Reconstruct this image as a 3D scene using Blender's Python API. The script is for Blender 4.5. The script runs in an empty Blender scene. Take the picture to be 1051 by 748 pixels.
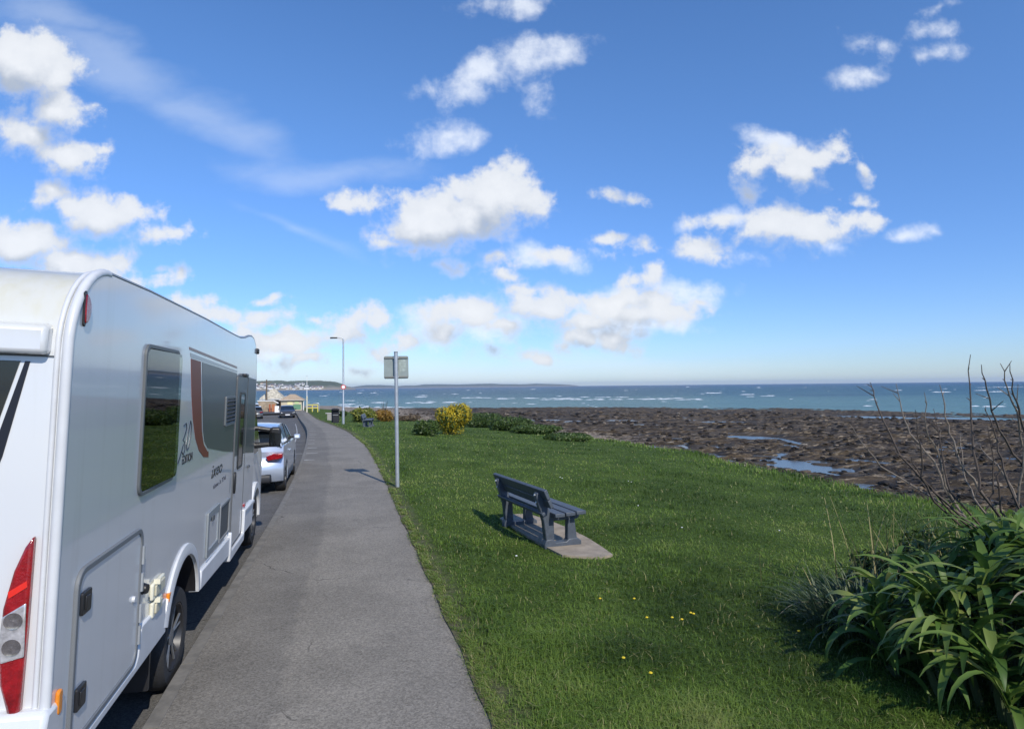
import bpy, bmesh, math, random
import numpy as np
from mathutils import Vector, Matrix

random.seed(7); rng = np.random.default_rng(7)
scn = bpy.context.scene
COL = scn.collection
R = math.radians

# ------------------------------------------------------------------ camera
F = 640.0; CX, CY = 525.5, 374.0; CAMH = 2.0          # photo is 1051 x 748
AV = math.atan(175.5 / F); PT = math.atan(22.4 / F); RL = R(0.59)
FW = Vector((math.sin(AV) * math.cos(PT), math.cos(AV) * math.cos(PT), math.sin(PT)))
R0 = Vector((math.cos(AV), -math.sin(AV), 0)); U0 = R0.cross(FW)
RT = R0 * math.cos(RL) - U0 * math.sin(RL); UP = U0 * math.cos(RL) + R0 * math.sin(RL)
cd = bpy.data.cameras.new('camera'); cam = bpy.data.objects.new('camera', cd); COL.objects.link(cam)
cd.sensor_fit = 'HORIZONTAL'; cd.sensor_width = 36; cd.lens = 36 * F / 1051
cd.clip_start = 0.05; cd.clip_end = 60000
m = Matrix((RT, UP, -FW)).transposed().to_4x4(); m.translation = (0, 0, CAMH)
cam.matrix_world = m; scn.camera = cam

def ray(x, y): return FW + RT * ((x - CX) / F) - UP * ((y - CY) / F)
def at(x, y, z):
    d = ray(x, y); return Vector((0, 0, CAMH)) + d * ((z - CAMH) / d.z)
def far(x, y, depth):
    return Vector((0, 0, CAMH)) + ray(x, y) * depth

# ------------------------------------------------------------------ exposure, sun, sky with clouds
vs = scn.view_settings
scn.display_settings.display_device = 'sRGB'
vs.view_transform = 'Standard'; vs.look = 'None'; vs.gamma = 1; vs.use_curve_mapping = False
vs.exposure = 0.36
SUN_AZ = R(166); SUN_EL = R(39)                        # clockwise from +Y
sd = Vector((math.sin(SUN_AZ) * math.cos(SUN_EL), math.cos(SUN_AZ) * math.cos(SUN_EL), math.sin(SUN_EL)))
sl = bpy.data.lights.new('sun', 'SUN'); sl.energy = 3.3; sl.angle = R(0.53); sl.color = (1, .94, .84)
so = bpy.data.objects.new('sun', sl); COL.objects.link(so)
so.rotation_euler = (-sd).to_track_quat('-Z', 'Y').to_euler(); so.location = (0, 0, 40)

world = bpy.data.worlds.new('World'); scn.world = world; world.use_nodes = True
wt = world.node_tree; wt.nodes.clear()

def N(t, typ, ins=None, **kw):
    n = t.nodes.new(typ)
    for k, v in kw.items(): setattr(n, k, v)
    for k, v in (ins or {}).items():
        s = n.inputs[k]
        if hasattr(v, 'links') or isinstance(v, bpy.types.NodeSocket): t.links.new(v, s)
        else: s.default_value = v
    return n
def M(t, op, a, b=None, c=None, clamp=False):
    n = t.nodes.new('ShaderNodeMath'); n.operation = op; n.use_clamp = clamp
    for i, v in enumerate((a, b, c)):
        if v is None: continue
        if isinstance(v, bpy.types.NodeSocket): t.links.new(v, n.inputs[i])
        else: n.inputs[i].default_value = v
    return n.outputs[0]
def MR(t, v, a, b, c=0.0, d=1.0, smooth=True):
    n = t.nodes.new('ShaderNodeMapRange'); n.interpolation_type = 'SMOOTHSTEP' if smooth else 'LINEAR'
    t.links.new(v, n.inputs[0])
    for i, q in enumerate((a, b, c, d)): n.inputs[i + 1].default_value = q
    return n.outputs[0]
def MIX(t, f, a, b, typ='MIX'):
    n = t.nodes.new('ShaderNodeMix'); n.data_type = 'RGBA'; n.blend_type = typ
    for s, v in ((n.inputs[0], f), (n.inputs[6], a), (n.inputs[7], b)):
        if isinstance(v, bpy.types.NodeSocket): t.links.new(v, s)
        elif s.type == 'RGBA': s.default_value = tuple(v) + (1,) if len(v) == 3 else v
        else: s.default_value = v
    return n.outputs[2]

# clouds: (photo x, y, half width, half height, tilt in degrees) -> a patch of the world's sky
CUM = [(476,214,40,32),(446,222,58,34),(507,202,48,32),(545,203,24,15),(523,172,19,13),(485,186,30,18),(397,238,20,8),(424,250,24,10),(465,264,18,7),(511,261,23,10),
       (30,62,58,36),(54,102,42,28),(70,152,42,22),(30,130,36,24),(102,150,13,11),(56,193,26,15),(102,213,60,22),(162,234,32,10),(25,244,52,26),(76,264,58,20),(137,285,26,10),(161,272,9,5),(184,274,9,8),
       (208,312,42,11),(269,320,28,9),(315,321,13,4),(277,302,15,5),(284,345,62,14),(239,335,26,9),(305,363,42,9),
       (780,160,26,18),(812,172,28,21),(840,156,28,13),(860,147,15,12),(772,192,13,11),(792,228,38,20),(836,230,34,18),(872,224,28,11),(880,206,14,6),(748,220,27,7),(896,224,11,8),(716,252,25,17),(885,174,7,10),
       (516,281,20,6),(477,317,50,19),(458,336,24,14),(637,306,62,17),(667,318,48,18),(606,329,48,16),(553,308,38,17),(538,292,24,8),(553,358,26,7),(583,350,26,9),(621,340,48,18),(663,281,24,10),(717,308,8,4),(504,354,18,7),(520,330,34,14),
       (367,321,36,14),(355,336,24,11),(412,342,22,10),(393,350,24,9),(370,369,17,5),(366,203,27,11),(637,192,18,7),(660,246,15,9),(630,238,15,4),(571,254,30,8)]
WISP = [(480,80,56,22,-14),(560,60,62,24,-18),(596,44,30,16,-15),(460,138,50,28,-8),(515,8,52,20,0),(550,100,20,14,-30),
        (890,80,34,12,-12),(945,36,34,11,-6),(955,60,34,13,10),(905,48,32,15,10),(878,42,18,10,0),(965,12,16,8,0),(745,225,50,12,8),(800,150,50,20,10),(560,262,50,18,10),(925,234,22,10,0),(955,228,16,8,0),(772,268,15,11,0),(855,262,11,8,0),(700,300,60,20,0),(480,332,70,24,0),(640,326,90,28,0),(270,345,90,18,0)]
CIRR = [(120,60,120,26,22),(210,110,90,24,24),(330,176,100,18,6),(250,130,70,20,28),(60,15,90,20,14),(300,235,60,8,26),(560,380,260,20,0),(300,385,160,16,0)]
fH = Vector((math.sin(AV), math.cos(AV), 0)); rH = R0.copy()
def sky_uv(px, py):
    d = ray(px, py); q = d.dot(fH); return d.dot(rH) / q, d.z / q
def field_group(name, blobs, warp, wscale, namp, nscale, detail, stretch=1.0, cap=1.0, drop=0):
    g = bpy.data.node_groups.new(name, 'ShaderNodeTree')
    g.interface.new_socket('uv', in_out='INPUT', socket_type='NodeSocketVector')
    g.interface.new_socket('density', in_out='OUTPUT', socket_type='NodeSocketFloat')
    gi = g.nodes.new('NodeGroupInput'); go = g.nodes.new('NodeGroupOutput')
    sc = N(g, 'ShaderNodeVectorMath', {0: gi.outputs[0], 1: (1, stretch, 1)}, operation='MULTIPLY').outputs[0]
    n1 = N(g, 'ShaderNodeTexNoise', {'Vector': sc, 'Scale': wscale, 'Detail': 2.0, 'Roughness': .5})
    off = N(g, 'ShaderNodeVectorMath', {0: n1.outputs['Color'], 1: (.5, .5, .5)}, operation='SUBTRACT').outputs[0]
    uvw = N(g, 'ShaderNodeVectorMath', {0: off, 1: (warp, warp * .8, 0), 2: gi.outputs[0]}, operation='MULTIPLY_ADD').outputs[0]
    acc = None
    for (x, y, a, b, *tl_) in blobs:
        tilt = tl_[0] if tl_ else 0
        u, v = sky_uv(x, y + drop)
        src = uvw if acc is None else N(g, 'ShaderNodeVectorMath', {0: acc, 1: (1e-7, 1e-7, 0), 2: uvw}, operation='MULTIPLY_ADD').outputs[0]
        if not tilt: mp = N(g, 'ShaderNodeVectorMath', {0: src, 1: (F / a, F / b, 0), 2: (-u * F / a, -v * F / b, 0)}, operation='MULTIPLY_ADD')
        else: mp = N(g, 'ShaderNodeMapping', {'Vector': src, 'Location': (u, v, 0), 'Rotation': (0, 0, R(-tilt)), 'Scale': (a / F, b / F, 1)}, vector_type='TEXTURE')
        ln = N(g, 'ShaderNodeVectorMath', {0: mp.outputs[0]}, operation='LENGTH').outputs['Value']
        kk = min(1.35, max(.42, math.sqrt(a * b) / 36))
        s = M(g, 'MULTIPLY_ADD', ln, -kk, kk)
        acc = s if acc is None else M(g, 'SMOOTH_MAX', acc, s, .22)
    acc = M(g, 'MINIMUM', M(g, 'MAXIMUM', acc, -.9), cap)
    n2 = N(g, 'ShaderNodeTexNoise', {'Vector': sc, 'Scale': nscale, 'Detail': detail, 'Roughness': .62, 'Distortion': .1})
    nn = M(g, 'MULTIPLY', M(g, 'SUBTRACT', n2.outputs[0], .5), namp)
    g.links.new(M(g, 'ADD', acc, nn), go.inputs[0])
    return g
tc = N(wt, 'ShaderNodeTexCoord'); D = tc.outputs['Generated']
def dot(v, c): return N(wt, 'ShaderNodeVectorMath', {0: v, 1: c}, operation='DOT_PRODUCT').outputs['Value']
q = dot(D, tuple(fH)); qs = M(wt, 'MAXIMUM', q, .05)
uv = N(wt, 'ShaderNodeCombineXYZ', {0: M(wt, 'DIVIDE', dot(D, tuple(rH)), qs), 1: M(wt, 'DIVIDE', dot(D, (0, 0, 1)), qs)}).outputs[0]
front = MR(wt, q, .05, .2)
sky = N(wt, 'ShaderNodeTexSky', sky_type='NISHITA', sun_disc=False, sun_elevation=SUN_EL, sun_rotation=SUN_AZ,
        altitude=0, air_density=1.0, dust_density=.2, ozone_density=3.0)
skyb = N(wt, 'ShaderNodeHueSaturation', {'Saturation': 1.18, 'Value': 1.24, 'Color': sky.outputs[0]}).outputs[0]
el = N(wt, 'ShaderNodeSeparateXYZ', {0: D}).outputs['Z']            # clear maritime air: bluer, less yellow low down
skyc = MIX(wt, 1.0, skyb, MIX(wt, MR(wt, el, .0, .5), (.56, .69, 1.01), (1.0, 1.0, 1.13)), 'MULTIPLY')
BIG = [b for b in CUM if b[2] >= 20]
gc = field_group('cumulus_field', CUM, .075, 12.0, 2.15, 20.0, 9.0, cap=.75, drop=6)
gl = field_group('cumulus_shade_field', BIG, .075, 12.0, .9, 20.0, 4.0, cap=1.4, drop=6)
gw = field_group('wisp_field', WISP, .12, 7.0, 2.4, 13.0, 7.0, cap=.6)
gr = field_group('cirrus_field', CIRR, .16, 3.0, 1.9, 7.0, 6.0, 2.2)
def call(g, vec):
    n = N(wt, 'ShaderNodeGroup'); n.node_tree = g; wt.links.new(vec, n.inputs[0]); return n.outputs[0]
def shift(v, o): return N(wt, 'ShaderNodeVectorMath', {0: v, 1: o}, operation='ADD').outputs[0]
d0 = call(gc, uv); dl = call(gl, uv); d1 = call(gl, shift(uv, (.010, .040, 0)))
lit = MR(wt, M(wt, 'SUBTRACT', dl, d1), -.50, .55)       # less cloud above: the lit top
thick = MR(wt, d0, -.15, .6)
tex = MR(wt, d0, .0, 1.25, .80, 1.04)
edge_w = M(wt, 'MULTIPLY_ADD', lit, -.44, 1.02)                    # sunlit tops are crisp, bases soft
a_c = MR(wt, M(wt, 'DIVIDE', M(wt, 'ADD', d0, .25), edge_w), .0, 1.0)
bright = M(wt, 'MULTIPLY', M(wt, 'SUBTRACT', 1.0, M(wt, 'MULTIPLY', M(wt, 'SUBTRACT', 1.0, lit), thick)), tex, clamp=True)
ccol = MIX(wt, bright, (3.7, 4.2, 5.0), (7.1, 7.3, 7.6))
aw = M(wt, 'MULTIPLY', MR(wt, call(gw, uv), -.05, .95), .78)
ar = M(wt, 'MULTIPLY', MR(wt, call(gr, uv), -.35, 1.2), .26)
c1 = MIX(wt, M(wt, 'MULTIPLY', ar, front), skyc, (7.0, 7.6, 8.4))
c2 = MIX(wt, M(wt, 'MULTIPLY', aw, front), c1, (7.6, 8.0, 8.6))
c3 = MIX(wt, M(wt, 'MULTIPLY', M(wt, 'MULTIPLY', a_c, .95), front), c2, ccol)
bg = N(wt, 'ShaderNodeBackground', {'Color': c3, 'Strength': 0.1})
wo = N(wt, 'ShaderNodeOutputWorld'); wt.links.new(bg.outputs[0], wo.inputs[0])
world.cycles.sampling_method = 'MANUAL'; world.cycles.sample_map_resolution = 512

scn.render.engine = 'CYCLES'
scn.cycles.use_denoising = True
scn.cycles.max_bounces = 6; scn.cycles.transparent_max_bounces = 8; scn.cycles.volume_bounces = 0
scn.cycles.caustics_reflective = False; scn.cycles.caustics_refractive = False

# ------------------------------------------------------------------ materials
def mat(name, col=(.5, .5, .5), rough=.5, metal=0.0, spec=.5, var=0.0, vscale=3.0, bump=0.0, bscale=40.0, coat=0.0, emit=None):
    mt = bpy.data.materials.new(name); mt.use_nodes = True; t = mt.node_tree
    b = t.nodes['Principled BSDF']
    b.inputs['Base Color'].default_value = (*col, 1); b.inputs['Roughness'].default_value = rough
    b.inputs['Metallic'].default_value = metal; b.inputs['Specular IOR Level'].default_value = spec
    b.inputs['Coat Weight'].default_value = coat; b.inputs['Coat Roughness'].default_value = .05
    tcn = N(t, 'ShaderNodeTexCoord').outputs['Object']
    if var:
        n = N(t, 'ShaderNodeTexNoise', {'Vector': tcn, 'Scale': vscale, 'Detail': 6.0, 'Roughness': .6})
        f = MR(t, n.outputs[0], .3, .7, 1 - var, 1 + var, False)
        c = N(t, 'ShaderNodeVectorMath', {0: (col[0], col[1], col[2]), 1: f}, operation='MULTIPLY').outputs[0]
        t.links.new(c, b.inputs['Base Color'])
    if bump:
        n = N(t, 'ShaderNodeTexNoise', {'Vector': tcn, 'Scale': bscale, 'Detail': 5.0})
        bp = N(t, 'ShaderNodeBump', {'Height': n.outputs[0], 'Strength': bump, 'Distance': .01})
        t.links.new(bp.outputs[0], b.inputs['Normal'])
    return mt

def gel_mat():
    mt = mat('white_gelcoat', (.63, .645, .655), .3, spec=.5, coat=1.0); t = mt.node_tree; b = t.nodes['Principled BSDF']
    o = N(t, 'ShaderNodeTexCoord').outputs['Object']
    st = N(t, 'ShaderNodeMapping', {'Vector': o, 'Scale': (14, 14, .9)}).outputs[0]
    n = N(t, 'ShaderNodeTexNoise', {'Vector': st, 'Scale': 1.0, 'Detail': 5.0, 'Roughness': .6}).outputs[0]
    sep = N(t, 'ShaderNodeSeparateXYZ', {0: o})
    hi = MR(t, sep.outputs['Z'], 2.30, 2.45); rear = MR(t, sep.outputs['Y'], 2.2, .8)
    sidef = MR(t, sep.outputs['X'], -.02, -.05)
    f = M(t, 'MULTIPLY', M(t, 'MULTIPLY', hi, rear), sidef)
    f2 = M(t, 'MULTIPLY', f, MR(t, n, .35, .75, .55, .95))
    stk = N(t, 'ShaderNodeTexNoise', {'Vector': N(t, 'ShaderNodeMapping', {'Vector': o, 'Scale': (9, 9, .55)}).outputs[0], 'Scale': 1.0, 'Detail': 6.0, 'Roughness': .65}).outputs[0]
    lowd = M(t, 'MULTIPLY', MR(t, sep.outputs['Z'], .9, .4), MR(t, n, .4, .8, 0, .35))
    c = MIX(t, f2, (.63, .645, .655), (.57, .55, .43))
    c = MIX(t, M(t, 'MULTIPLY', MR(t, stk, .52, .72), .22), c, (.46, .45, .41))
    c = MIX(t, lowd, c, (.36, .34, .30))
    t.links.new(c, b.inputs['Base Color'])
    w = N(t, 'ShaderNodeTexNoise', {'Vector': o, 'Scale': 1.3, 'Detail': 2.0}).outputs[0]
    bp = N(t, 'ShaderNodeBump', {'Height': w, 'Strength': .06, 'Distance': .03}); t.links.new(bp.outputs[0], b.inputs['Normal'])
    return mt
GEL = gel_mat()
TRIMW = mat('white_trim', (.60, .61, .62), .3, var=.06, vscale=6)
RUBBER = mat('grey_rubber', (.09, .095, .10), .5, var=.1)
BLACKP = mat('black_plastic', (.018, .018, .02), .42, var=.15, vscale=12)
DGREY = mat('dark_grey_decal', (.062, .076, .086), .35, coat=.15, var=.04)
REDD = mat('copper_red_decal', (.19, .042, .022), .4, spec=.25, var=.05)
LGREYD = mat('grey_decal', (.28, .31, .34), .3, coat=.3)
BROWND = mat('brown_decal', (.27, .17, .15), .35)
INK = mat('black_decal', (.012, .013, .02), .35)
REDL = mat('red_lens', (.27, .006, .010), .14, spec=.6, coat=.6, var=.45, vscale=18, bump=.25, bscale=120)
CLEARL = mat('clear_lens', (.62, .60, .60), .12, metal=.5, coat=.7, var=.35, vscale=40)
AMBER = mat('amber_lens', (.75, .24, .015), .2, coat=.5)
CREAM = mat('cream_plastic', (.72, .69, .55), .4, var=.08, vscale=30)
TYRE = mat('tyre_rubber', (.022, .022, .023), .8, var=.2, vscale=20, bump=.3, bscale=60)
ALLOY = mat('machined_alloy', (.17, .175, .18), .45, metal=.4)
BLKRIM = mat('black_rim', (.02, .02, .022), .35)
GLASSD = mat('dark_glass', (.012, .015, .017), .05, spec=.6)
STEEL = mat('galvanised_steel', (.46, .48, .50), .42, metal=.55, var=.12, vscale=9)
ALUB = mat('weathered_aluminium', (.27, .31, .29), .5, metal=.25, var=.12, vscale=6)
BENCHM = mat('slate_blue_recycled_plastic', (.066, .080, .100), .5, var=.18, vscale=14, bump=.25, bscale=35)
def tint_glass():
    mt = bpy.data.materials.new('tinted_acrylic'); mt.use_nodes = True; t = mt.node_tree; t.nodes.clear()
    fr = N(t, 'ShaderNodeFresnel', {'IOR': 1.5}).outputs[0]
    tr = N(t, 'ShaderNodeBsdfTransparent', {'Color': (.60, .63, .58, 1)}); gl = N(t, 'ShaderNodeBsdfGlossy', {'Roughness': .02, 'Color': (1, 1, 1, 1)})
    f = M(t, 'ADD', fr, .05, clamp=True)
    mx = N(t, 'ShaderNodeMixShader', {0: f}); t.links.new(tr.outputs[0], mx.inputs[1]); t.links.new(gl.outputs[0], mx.inputs[2])
    o = N(t, 'ShaderNodeOutputMaterial'); t.links.new(mx.outputs[0], o.inputs[0]); return mt
ACRYL = tint_glass()

def leaf_mat(name, cols, rough=.45, trans=.25, spec=.4):
    """blade colour runs through cols by the per-leaf attribute 'tint'"""
    mt = bpy.data.materials.new(name); mt.use_nodes = True; t = mt.node_tree; b = t.nodes['Principled BSDF']
    at_ = N(t, 'ShaderNodeAttribute', attribute_name='tint')
    cr = N(t, 'ShaderNodeValToRGB'); t.links.new(at_.outputs['Fac'], cr.inputs[0])
    e = cr.color_ramp.elements
    while len(e) < len(cols): e.new(.5)
    for i, c in enumerate(cols): e[i].position = i / (len(cols) - 1); e[i].color = (*c, 1)
    t.links.new(cr.outputs[0], b.inputs['Base Color']); b.inputs['Roughness'].default_value = rough; b.inputs['Specular IOR Level'].default_value = spec
    tr = N(t, 'ShaderNodeBsdfTranslucent'); t.links.new(cr.outputs[0], tr.inputs[0])
    mx = N(t, 'ShaderNodeMixShader', {0: trans}); t.links.new(b.outputs[0], mx.inputs[1]); t.links.new(tr.outputs[0], mx.inputs[2])
    t.links.new(mx.outputs[0], t.nodes['Material Output'].inputs[0]); return mt

# ------------------------------------------------------------------ mesh helpers
class MB:
    def __init__(s): s.v = []; s.f = []; s.mi = []
    def add(s, vs, fs, mi=0):
        o = len(s.v); s.v += [tuple(p) for p in vs]; s.f += [tuple(i + o for i in f) for f in fs]; s.mi += [mi] * len(fs); return s
    def box(s, c, d, mi=0, rot=None):
        x, y, z = d[0] / 2, d[1] / 2, d[2] / 2
        vs = [Vector(p) for p in ((-x,-y,-z),(x,-y,-z),(x,y,-z),(-x,y,-z),(-x,-y,z),(x,-y,z),(x,y,z),(-x,y,z))]
        if rot is not None: vs = [rot @ p for p in vs]
        return s.add([p + Vector(c) for p in vs], [(0,3,2,1),(4,5,6,7),(0,1,5,4),(1,2,6,5),(2,3,7,6),(3,0,4,7)], mi)
    def tube(s, pts, rad, n=8, mi=0, cap=True, flat=1.0):
        pts = [Vector(p) for p in pts]; rad = rad if hasattr(rad, '__len__') else [rad] * len(pts)
        vs = []; fs = []; up = None
        for i, p in enumerate(pts):
            t = (pts[min(i + 1, len(pts) - 1)] - pts[max(i - 1, 0)])
            t = t.normalized() if t.length > 1e-9 else Vector((0, 0, 1))
            if up is None: up = Vector((1, 0, 0)) if abs(t.x) < .9 else Vector((0, 1, 0))
            a = (up - t * up.dot(t)).normalized(); b = t.cross(a); up = a
            for k in range(n):
                an = 2 * math.pi * k / n; vs.append(p + (a * math.cos(an) + b * math.sin(an) * flat) * rad[i])
        for i in range(len(pts) - 1):
            for k in range(n):
                k2 = (k + 1) % n; fs.append((i*n+k, i*n+k2, (i+1)*n+k2, (i+1)*n+k))
        if cap: fs.append(tuple(range(n - 1, -1, -1))); fs.append(tuple((len(pts) - 1) * n + k for k in range(n)))
        return s.add(vs, fs, mi)
    def prism(s, poly, axis, a, b, mi=0):
        """poly in the two other axes (order x,y,z without axis), extruded from a to b"""
        n = len(poly)
        def P(u, w, h): return {'x': (h, u, w), 'y': (u, h, w), 'z': (u, w, h)}[axis]
        vs = [P(u, w, a) for u, w in poly] + [P(u, w, b) for u, w in poly]
        fs = [tuple(range(n - 1, -1, -1)), tuple(range(n, 2 * n))] + [(i, (i + 1) % n, n + (i + 1) % n, n + i) for i in range(n)]
        return s.add(vs, fs, mi)
    def ring(s, outer, inner, axis, a, b, mi=0):
        n = len(outer)
        def P(u, w, h): return {'x': (h, u, w), 'y': (u, h, w), 'z': (u, w, h)}[axis]
        vs = [P(*p, a) for p in outer] + [P(*p, a) for p in inner] + [P(*p, b) for p in outer] + [P(*p, b) for p in inner]
        fs = []
        for i in range(n):
            j = (i + 1) % n
            fs += [(i, j, n+j, n+i), (2*n+i, 3*n+i, 3*n+j, 2*n+j), (i, 2*n+i, 2*n+j, j), (n+i, n+j, 3*n+j, 3*n+i)]
        return s.add(vs, fs, mi)
    def lathe(s, prof, axis='x', c=(0, 0, 0), n=32, mi=0):
        """prof: (radius, along)"""
        vs = []; fs = []; m_ = len(prof); c = Vector(c)
        for k in range(n):
            an = 2 * math.pi * k / n; ca, sa = math.cos(an), math.sin(an)
            for r_, h in prof:
                p = {'x': (h, r_ * ca, r_ * sa), 'y': (r_ * ca, h, r_ * sa), 'z': (r_ * ca, r_ * sa, h)}[axis]
                vs.append(c + Vector(p))
        for k in range(n):
            k2 = (k + 1) % n
            for i in range(m_ - 1): fs.append((k*m_+i, k2*m_+i, k2*m_+i+1, k*m_+i+1))
        return s.add(vs, fs, mi)
    def build(s, name, mats, parent=None, bevel=0, smooth=True, ang=38, seg=2):
        me = bpy.data.meshes.new(name); me.from_pydata([tuple(p) for p in s.v], [], s.f)
        for q_ in (mats if isinstance(mats, (list, tuple)) else [mats]): me.materials.append(q_)
        me.polygons.foreach_set('material_index', s.mi)
        bm = bmesh.new(); bm.from_mesh(me); bmesh.ops.recalc_face_normals(bm, faces=bm.faces); bm.to_mesh(me); bm.free()
        if smooth:
            me.polygons.foreach_set('use_smooth', [True] * len(me.polygons)); me.set_sharp_from_angle(angle=R(ang))
        o = bpy.data.objects.new(name, me); COL.objects.link(o)
        if parent: o.parent = parent
        if bevel:
            b = o.modifiers.new('bevel', 'BEVEL'); b.width = bevel; b.segments = seg; b.limit_method = 'ANGLE'; b.angle_limit = R(40)
            b.harden_normals = False
        return o
def empty(name, loc=(0, 0, 0), rz=0.0, label=None, cat=None, group=None):
    o = bpy.data.objects.new(name, None); COL.objects.link(o); o.location = loc; o.rotation_euler = (0, 0, rz)
    o.empty_display_size = .2
    if label: tag(o, label, cat, group)
    return o
def tag(o, label, cat, group=None, kind=None):
    o['label'] = label; o['category'] = cat
    if group: o['group'] = group
    if kind: o['kind'] = kind
    return o
def structure(o): o['kind'] = 'structure'; return o
def copy_tree(o, parent=None):
    c = o.copy(); COL.objects.link(c)
    if parent: c.parent = parent
    for ch in list(o.children): copy_tree(ch, c)
    return c
def rrect(a0, b0, a1, b1, r, k=5):
    out = []
    for cx, cy, s in ((a1-r, b1-r, 0), (a0+r, b1-r, 90), (a0+r, b0+r, 180), (a1-r, b0+r, 270)):
        for i in range(k + 1):
            t = R(s + 90 * i / k); out.append((cx + r * math.cos(t), cy + r * math.sin(t)))
    return out
def text_obj(body, name, size, parent, material, origin, shear=0.0, extr=.001, width=None):
    """writing on a +X facing wall: reads towards -Y... laid along +Y seen from +X"""
    cu = bpy.data.curves.new(name, 'FONT'); cu.body = body; cu.size = size; cu.extrude = extr; cu.shear = shear
    o = bpy.data.objects.new(name, cu); COL.objects.link(o)
    bpy.context.view_layer.update()
    me = bpy.data.meshes.new_from_object(o.evaluated_get(bpy.context.evaluated_depsgraph_get()))
    bpy.data.objects.remove(o)
    co = np.zeros(len(me.vertices) * 3); me.vertices.foreach_get('co', co); co = co.reshape(-1, 3)
    wd = co[:, 0].max() - co[:, 0].min(); k = (width / wd) if width else 1.0
    nw = np.stack([co[:, 2], (co[:, 0] - co[:, 0].min()) * k, co[:, 1]], 1)
    me.vertices.foreach_set('co', nw.ravel()); me.materials.clear(); me.materials.append(material)
    ob = bpy.data.objects.new(name, me); COL.objects.link(ob); ob.parent = parent; ob.location = origin
    return ob

def np_mesh(name, V, Fq, material, tint=None, parent=None, smooth=False, Ft=None):
    """fast mesh from arrays: Fq (n,4) quads, Ft (m,3) triangles"""
    me = bpy.data.meshes.new(name)
    nq = 0 if Fq is None else len(Fq); nt = 0 if Ft is None else len(Ft)
    me.vertices.add(len(V)); me.vertices.foreach_set('co', np.asarray(V, np.float32).ravel())
    li = np.concatenate([a.ravel() for a in (Fq, Ft) if a is not None and len(a)]).astype(np.int32)
    me.loops.add(len(li)); me.loops.foreach_set('vertex_index', li)
    st = np.concatenate([np.arange(nq) * 4, nq * 4 + np.arange(nt) * 3]).astype(np.int32)
    me.polygons.add(nq + nt); me.polygons.foreach_set('loop_start', st)
    me.polygons.foreach_set('use_smooth', np.full(nq + nt, smooth))
    if tint is not None:
        a = me.attributes.new('tint', 'FLOAT', 'POINT'); a.data.foreach_set('value', np.asarray(tint, np.float32))
    me.update(); me.validate(); me.materials.append(material)
    o = bpy.data.objects.new(name, me); COL.objects.link(o)
    if parent: o.parent = parent
    return o

def vnoise(x, y, seed=0):
    xi = np.floor(x).astype(np.int64); yi = np.floor(y).astype(np.int64); xf = x - xi; yf = y - yi
    def h(a, b):
        n = (a * 374761393 + b * 668265263 + seed * 982451653) & 0xffffffff
        n = ((n ^ (n >> 13)) * 1274126177) & 0xffffffff
        return ((n ^ (n >> 16)) & 0xffff) / 65535.0
    u = xf * xf * (3 - 2 * xf); v = yf * yf * (3 - 2 * yf)
    return (h(xi, yi) * (1-u) + h(xi+1, yi) * u) * (1-v) + (h(xi, yi+1) * (1-u) + h(xi+1, yi+1) * u) * v
def fbm(x, y, o=4, seed=0):
    s = 0; a = .5; t = 0
    for i in range(o): s = s + a * vnoise(x, y, seed + i * 17); t += a; a *= .5; x = x * 2.03 + 3.1; y = y * 2.03 + 7.7
    return s / t

# ------------------------------------------------------------------ the lie of the land
def zp(Y):
    t = np.clip((np.asarray(Y, float) - 20) / 60, 0, 1); return -1.25 * t * t * (3 - 2 * t)
YK = [-30, 4.5, 8, 12, 16, 20, 24, 28, 33, 38, 46, 56, 66, 74, 83, 91, 100, 112]
XL = [-1.17, -1.17, -1.09, -1.03, -1.06, -1.14, -1.27, -1.42, -1.66, -1.97, -2.52, -3.25, -3.98, -4.62, -5.35, -6.10, -7.1, -8.8]
XR = [.88, .88, .90, .92, .92, .90, .76, .52, .20, -.25, -.86, -1.62, -2.40, -3.02, -3.80, -4.6, -5.6, -7.2]
def zroad(Y):
    t = np.clip((np.asarray(Y, float) - 7) / 6, 0, 1); return zp(Y) - .12 - .11 * t * t * (3 - 2 * t)
def smooth_interp(Y, xs, ys):
    Y = np.asarray(Y, float); return (np.interp(Y - 1.5, xs, ys) + np.interp(Y, xs, ys) + np.interp(Y + 1.5, xs, ys)) / 3
def xl(Y): return smooth_interp(Y, YK, XL)
def xr(Y): return smooth_interp(Y, YK, XR)
def xbank(Y):
    Y = np.asarray(Y, float)
    return np.interp(Y, [-30, 5, 12, 40, 55, 70, 85, 100, 115], [13.2, 13.2, 13.6, 14.0, 13.6, 11.2, 6.5, 1.0, -5]) + .5 * np.sin(Y * .31) + .3 * np.sin(Y * .83 + 1)
def zland(X, Y):
    d = np.maximum(0, X - xr(Y))
    z = zp(Y) - .065 * d + .02 * np.clip(d / .3, 0, 1) + (fbm(X * .35, Y * .35, 3, 5) - .5) * .16 * np.clip(d / 1.5, 0, 1)
    pe = np.clip((1.9 - np.sqrt(((X - 2.75) / .8) ** 2 + ((Y - 8.6) / 1.1) ** 2)) / .6, 0, 1); z = z * (1 - pe) + pe * np.minimum(-.20 - .03 * (X - 2.6), z)
    t = np.clip((X - xbank(Y) + .3) / 4.5, 0, 1); t = t * t * (3 - 2 * t)
    return z * (1 - t) + (-4.6) * t
def Z(x, y): return float(zland(np.array([x]), np.array([y]))[0])
def on_land(px, py):
    z = 0.0
    for i in range(200):
        p = at(px, py, z); z += .2 * (Z(p.x, p.y) - z)
    return p
SEA = -5.0
def xshore(Y): return np.interp(Y, [-60, 60, 100, 154, 180, 201, 215, 245, 300], [165, 155, 141, 116, 88, 50, 22, -30, -120])
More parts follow.
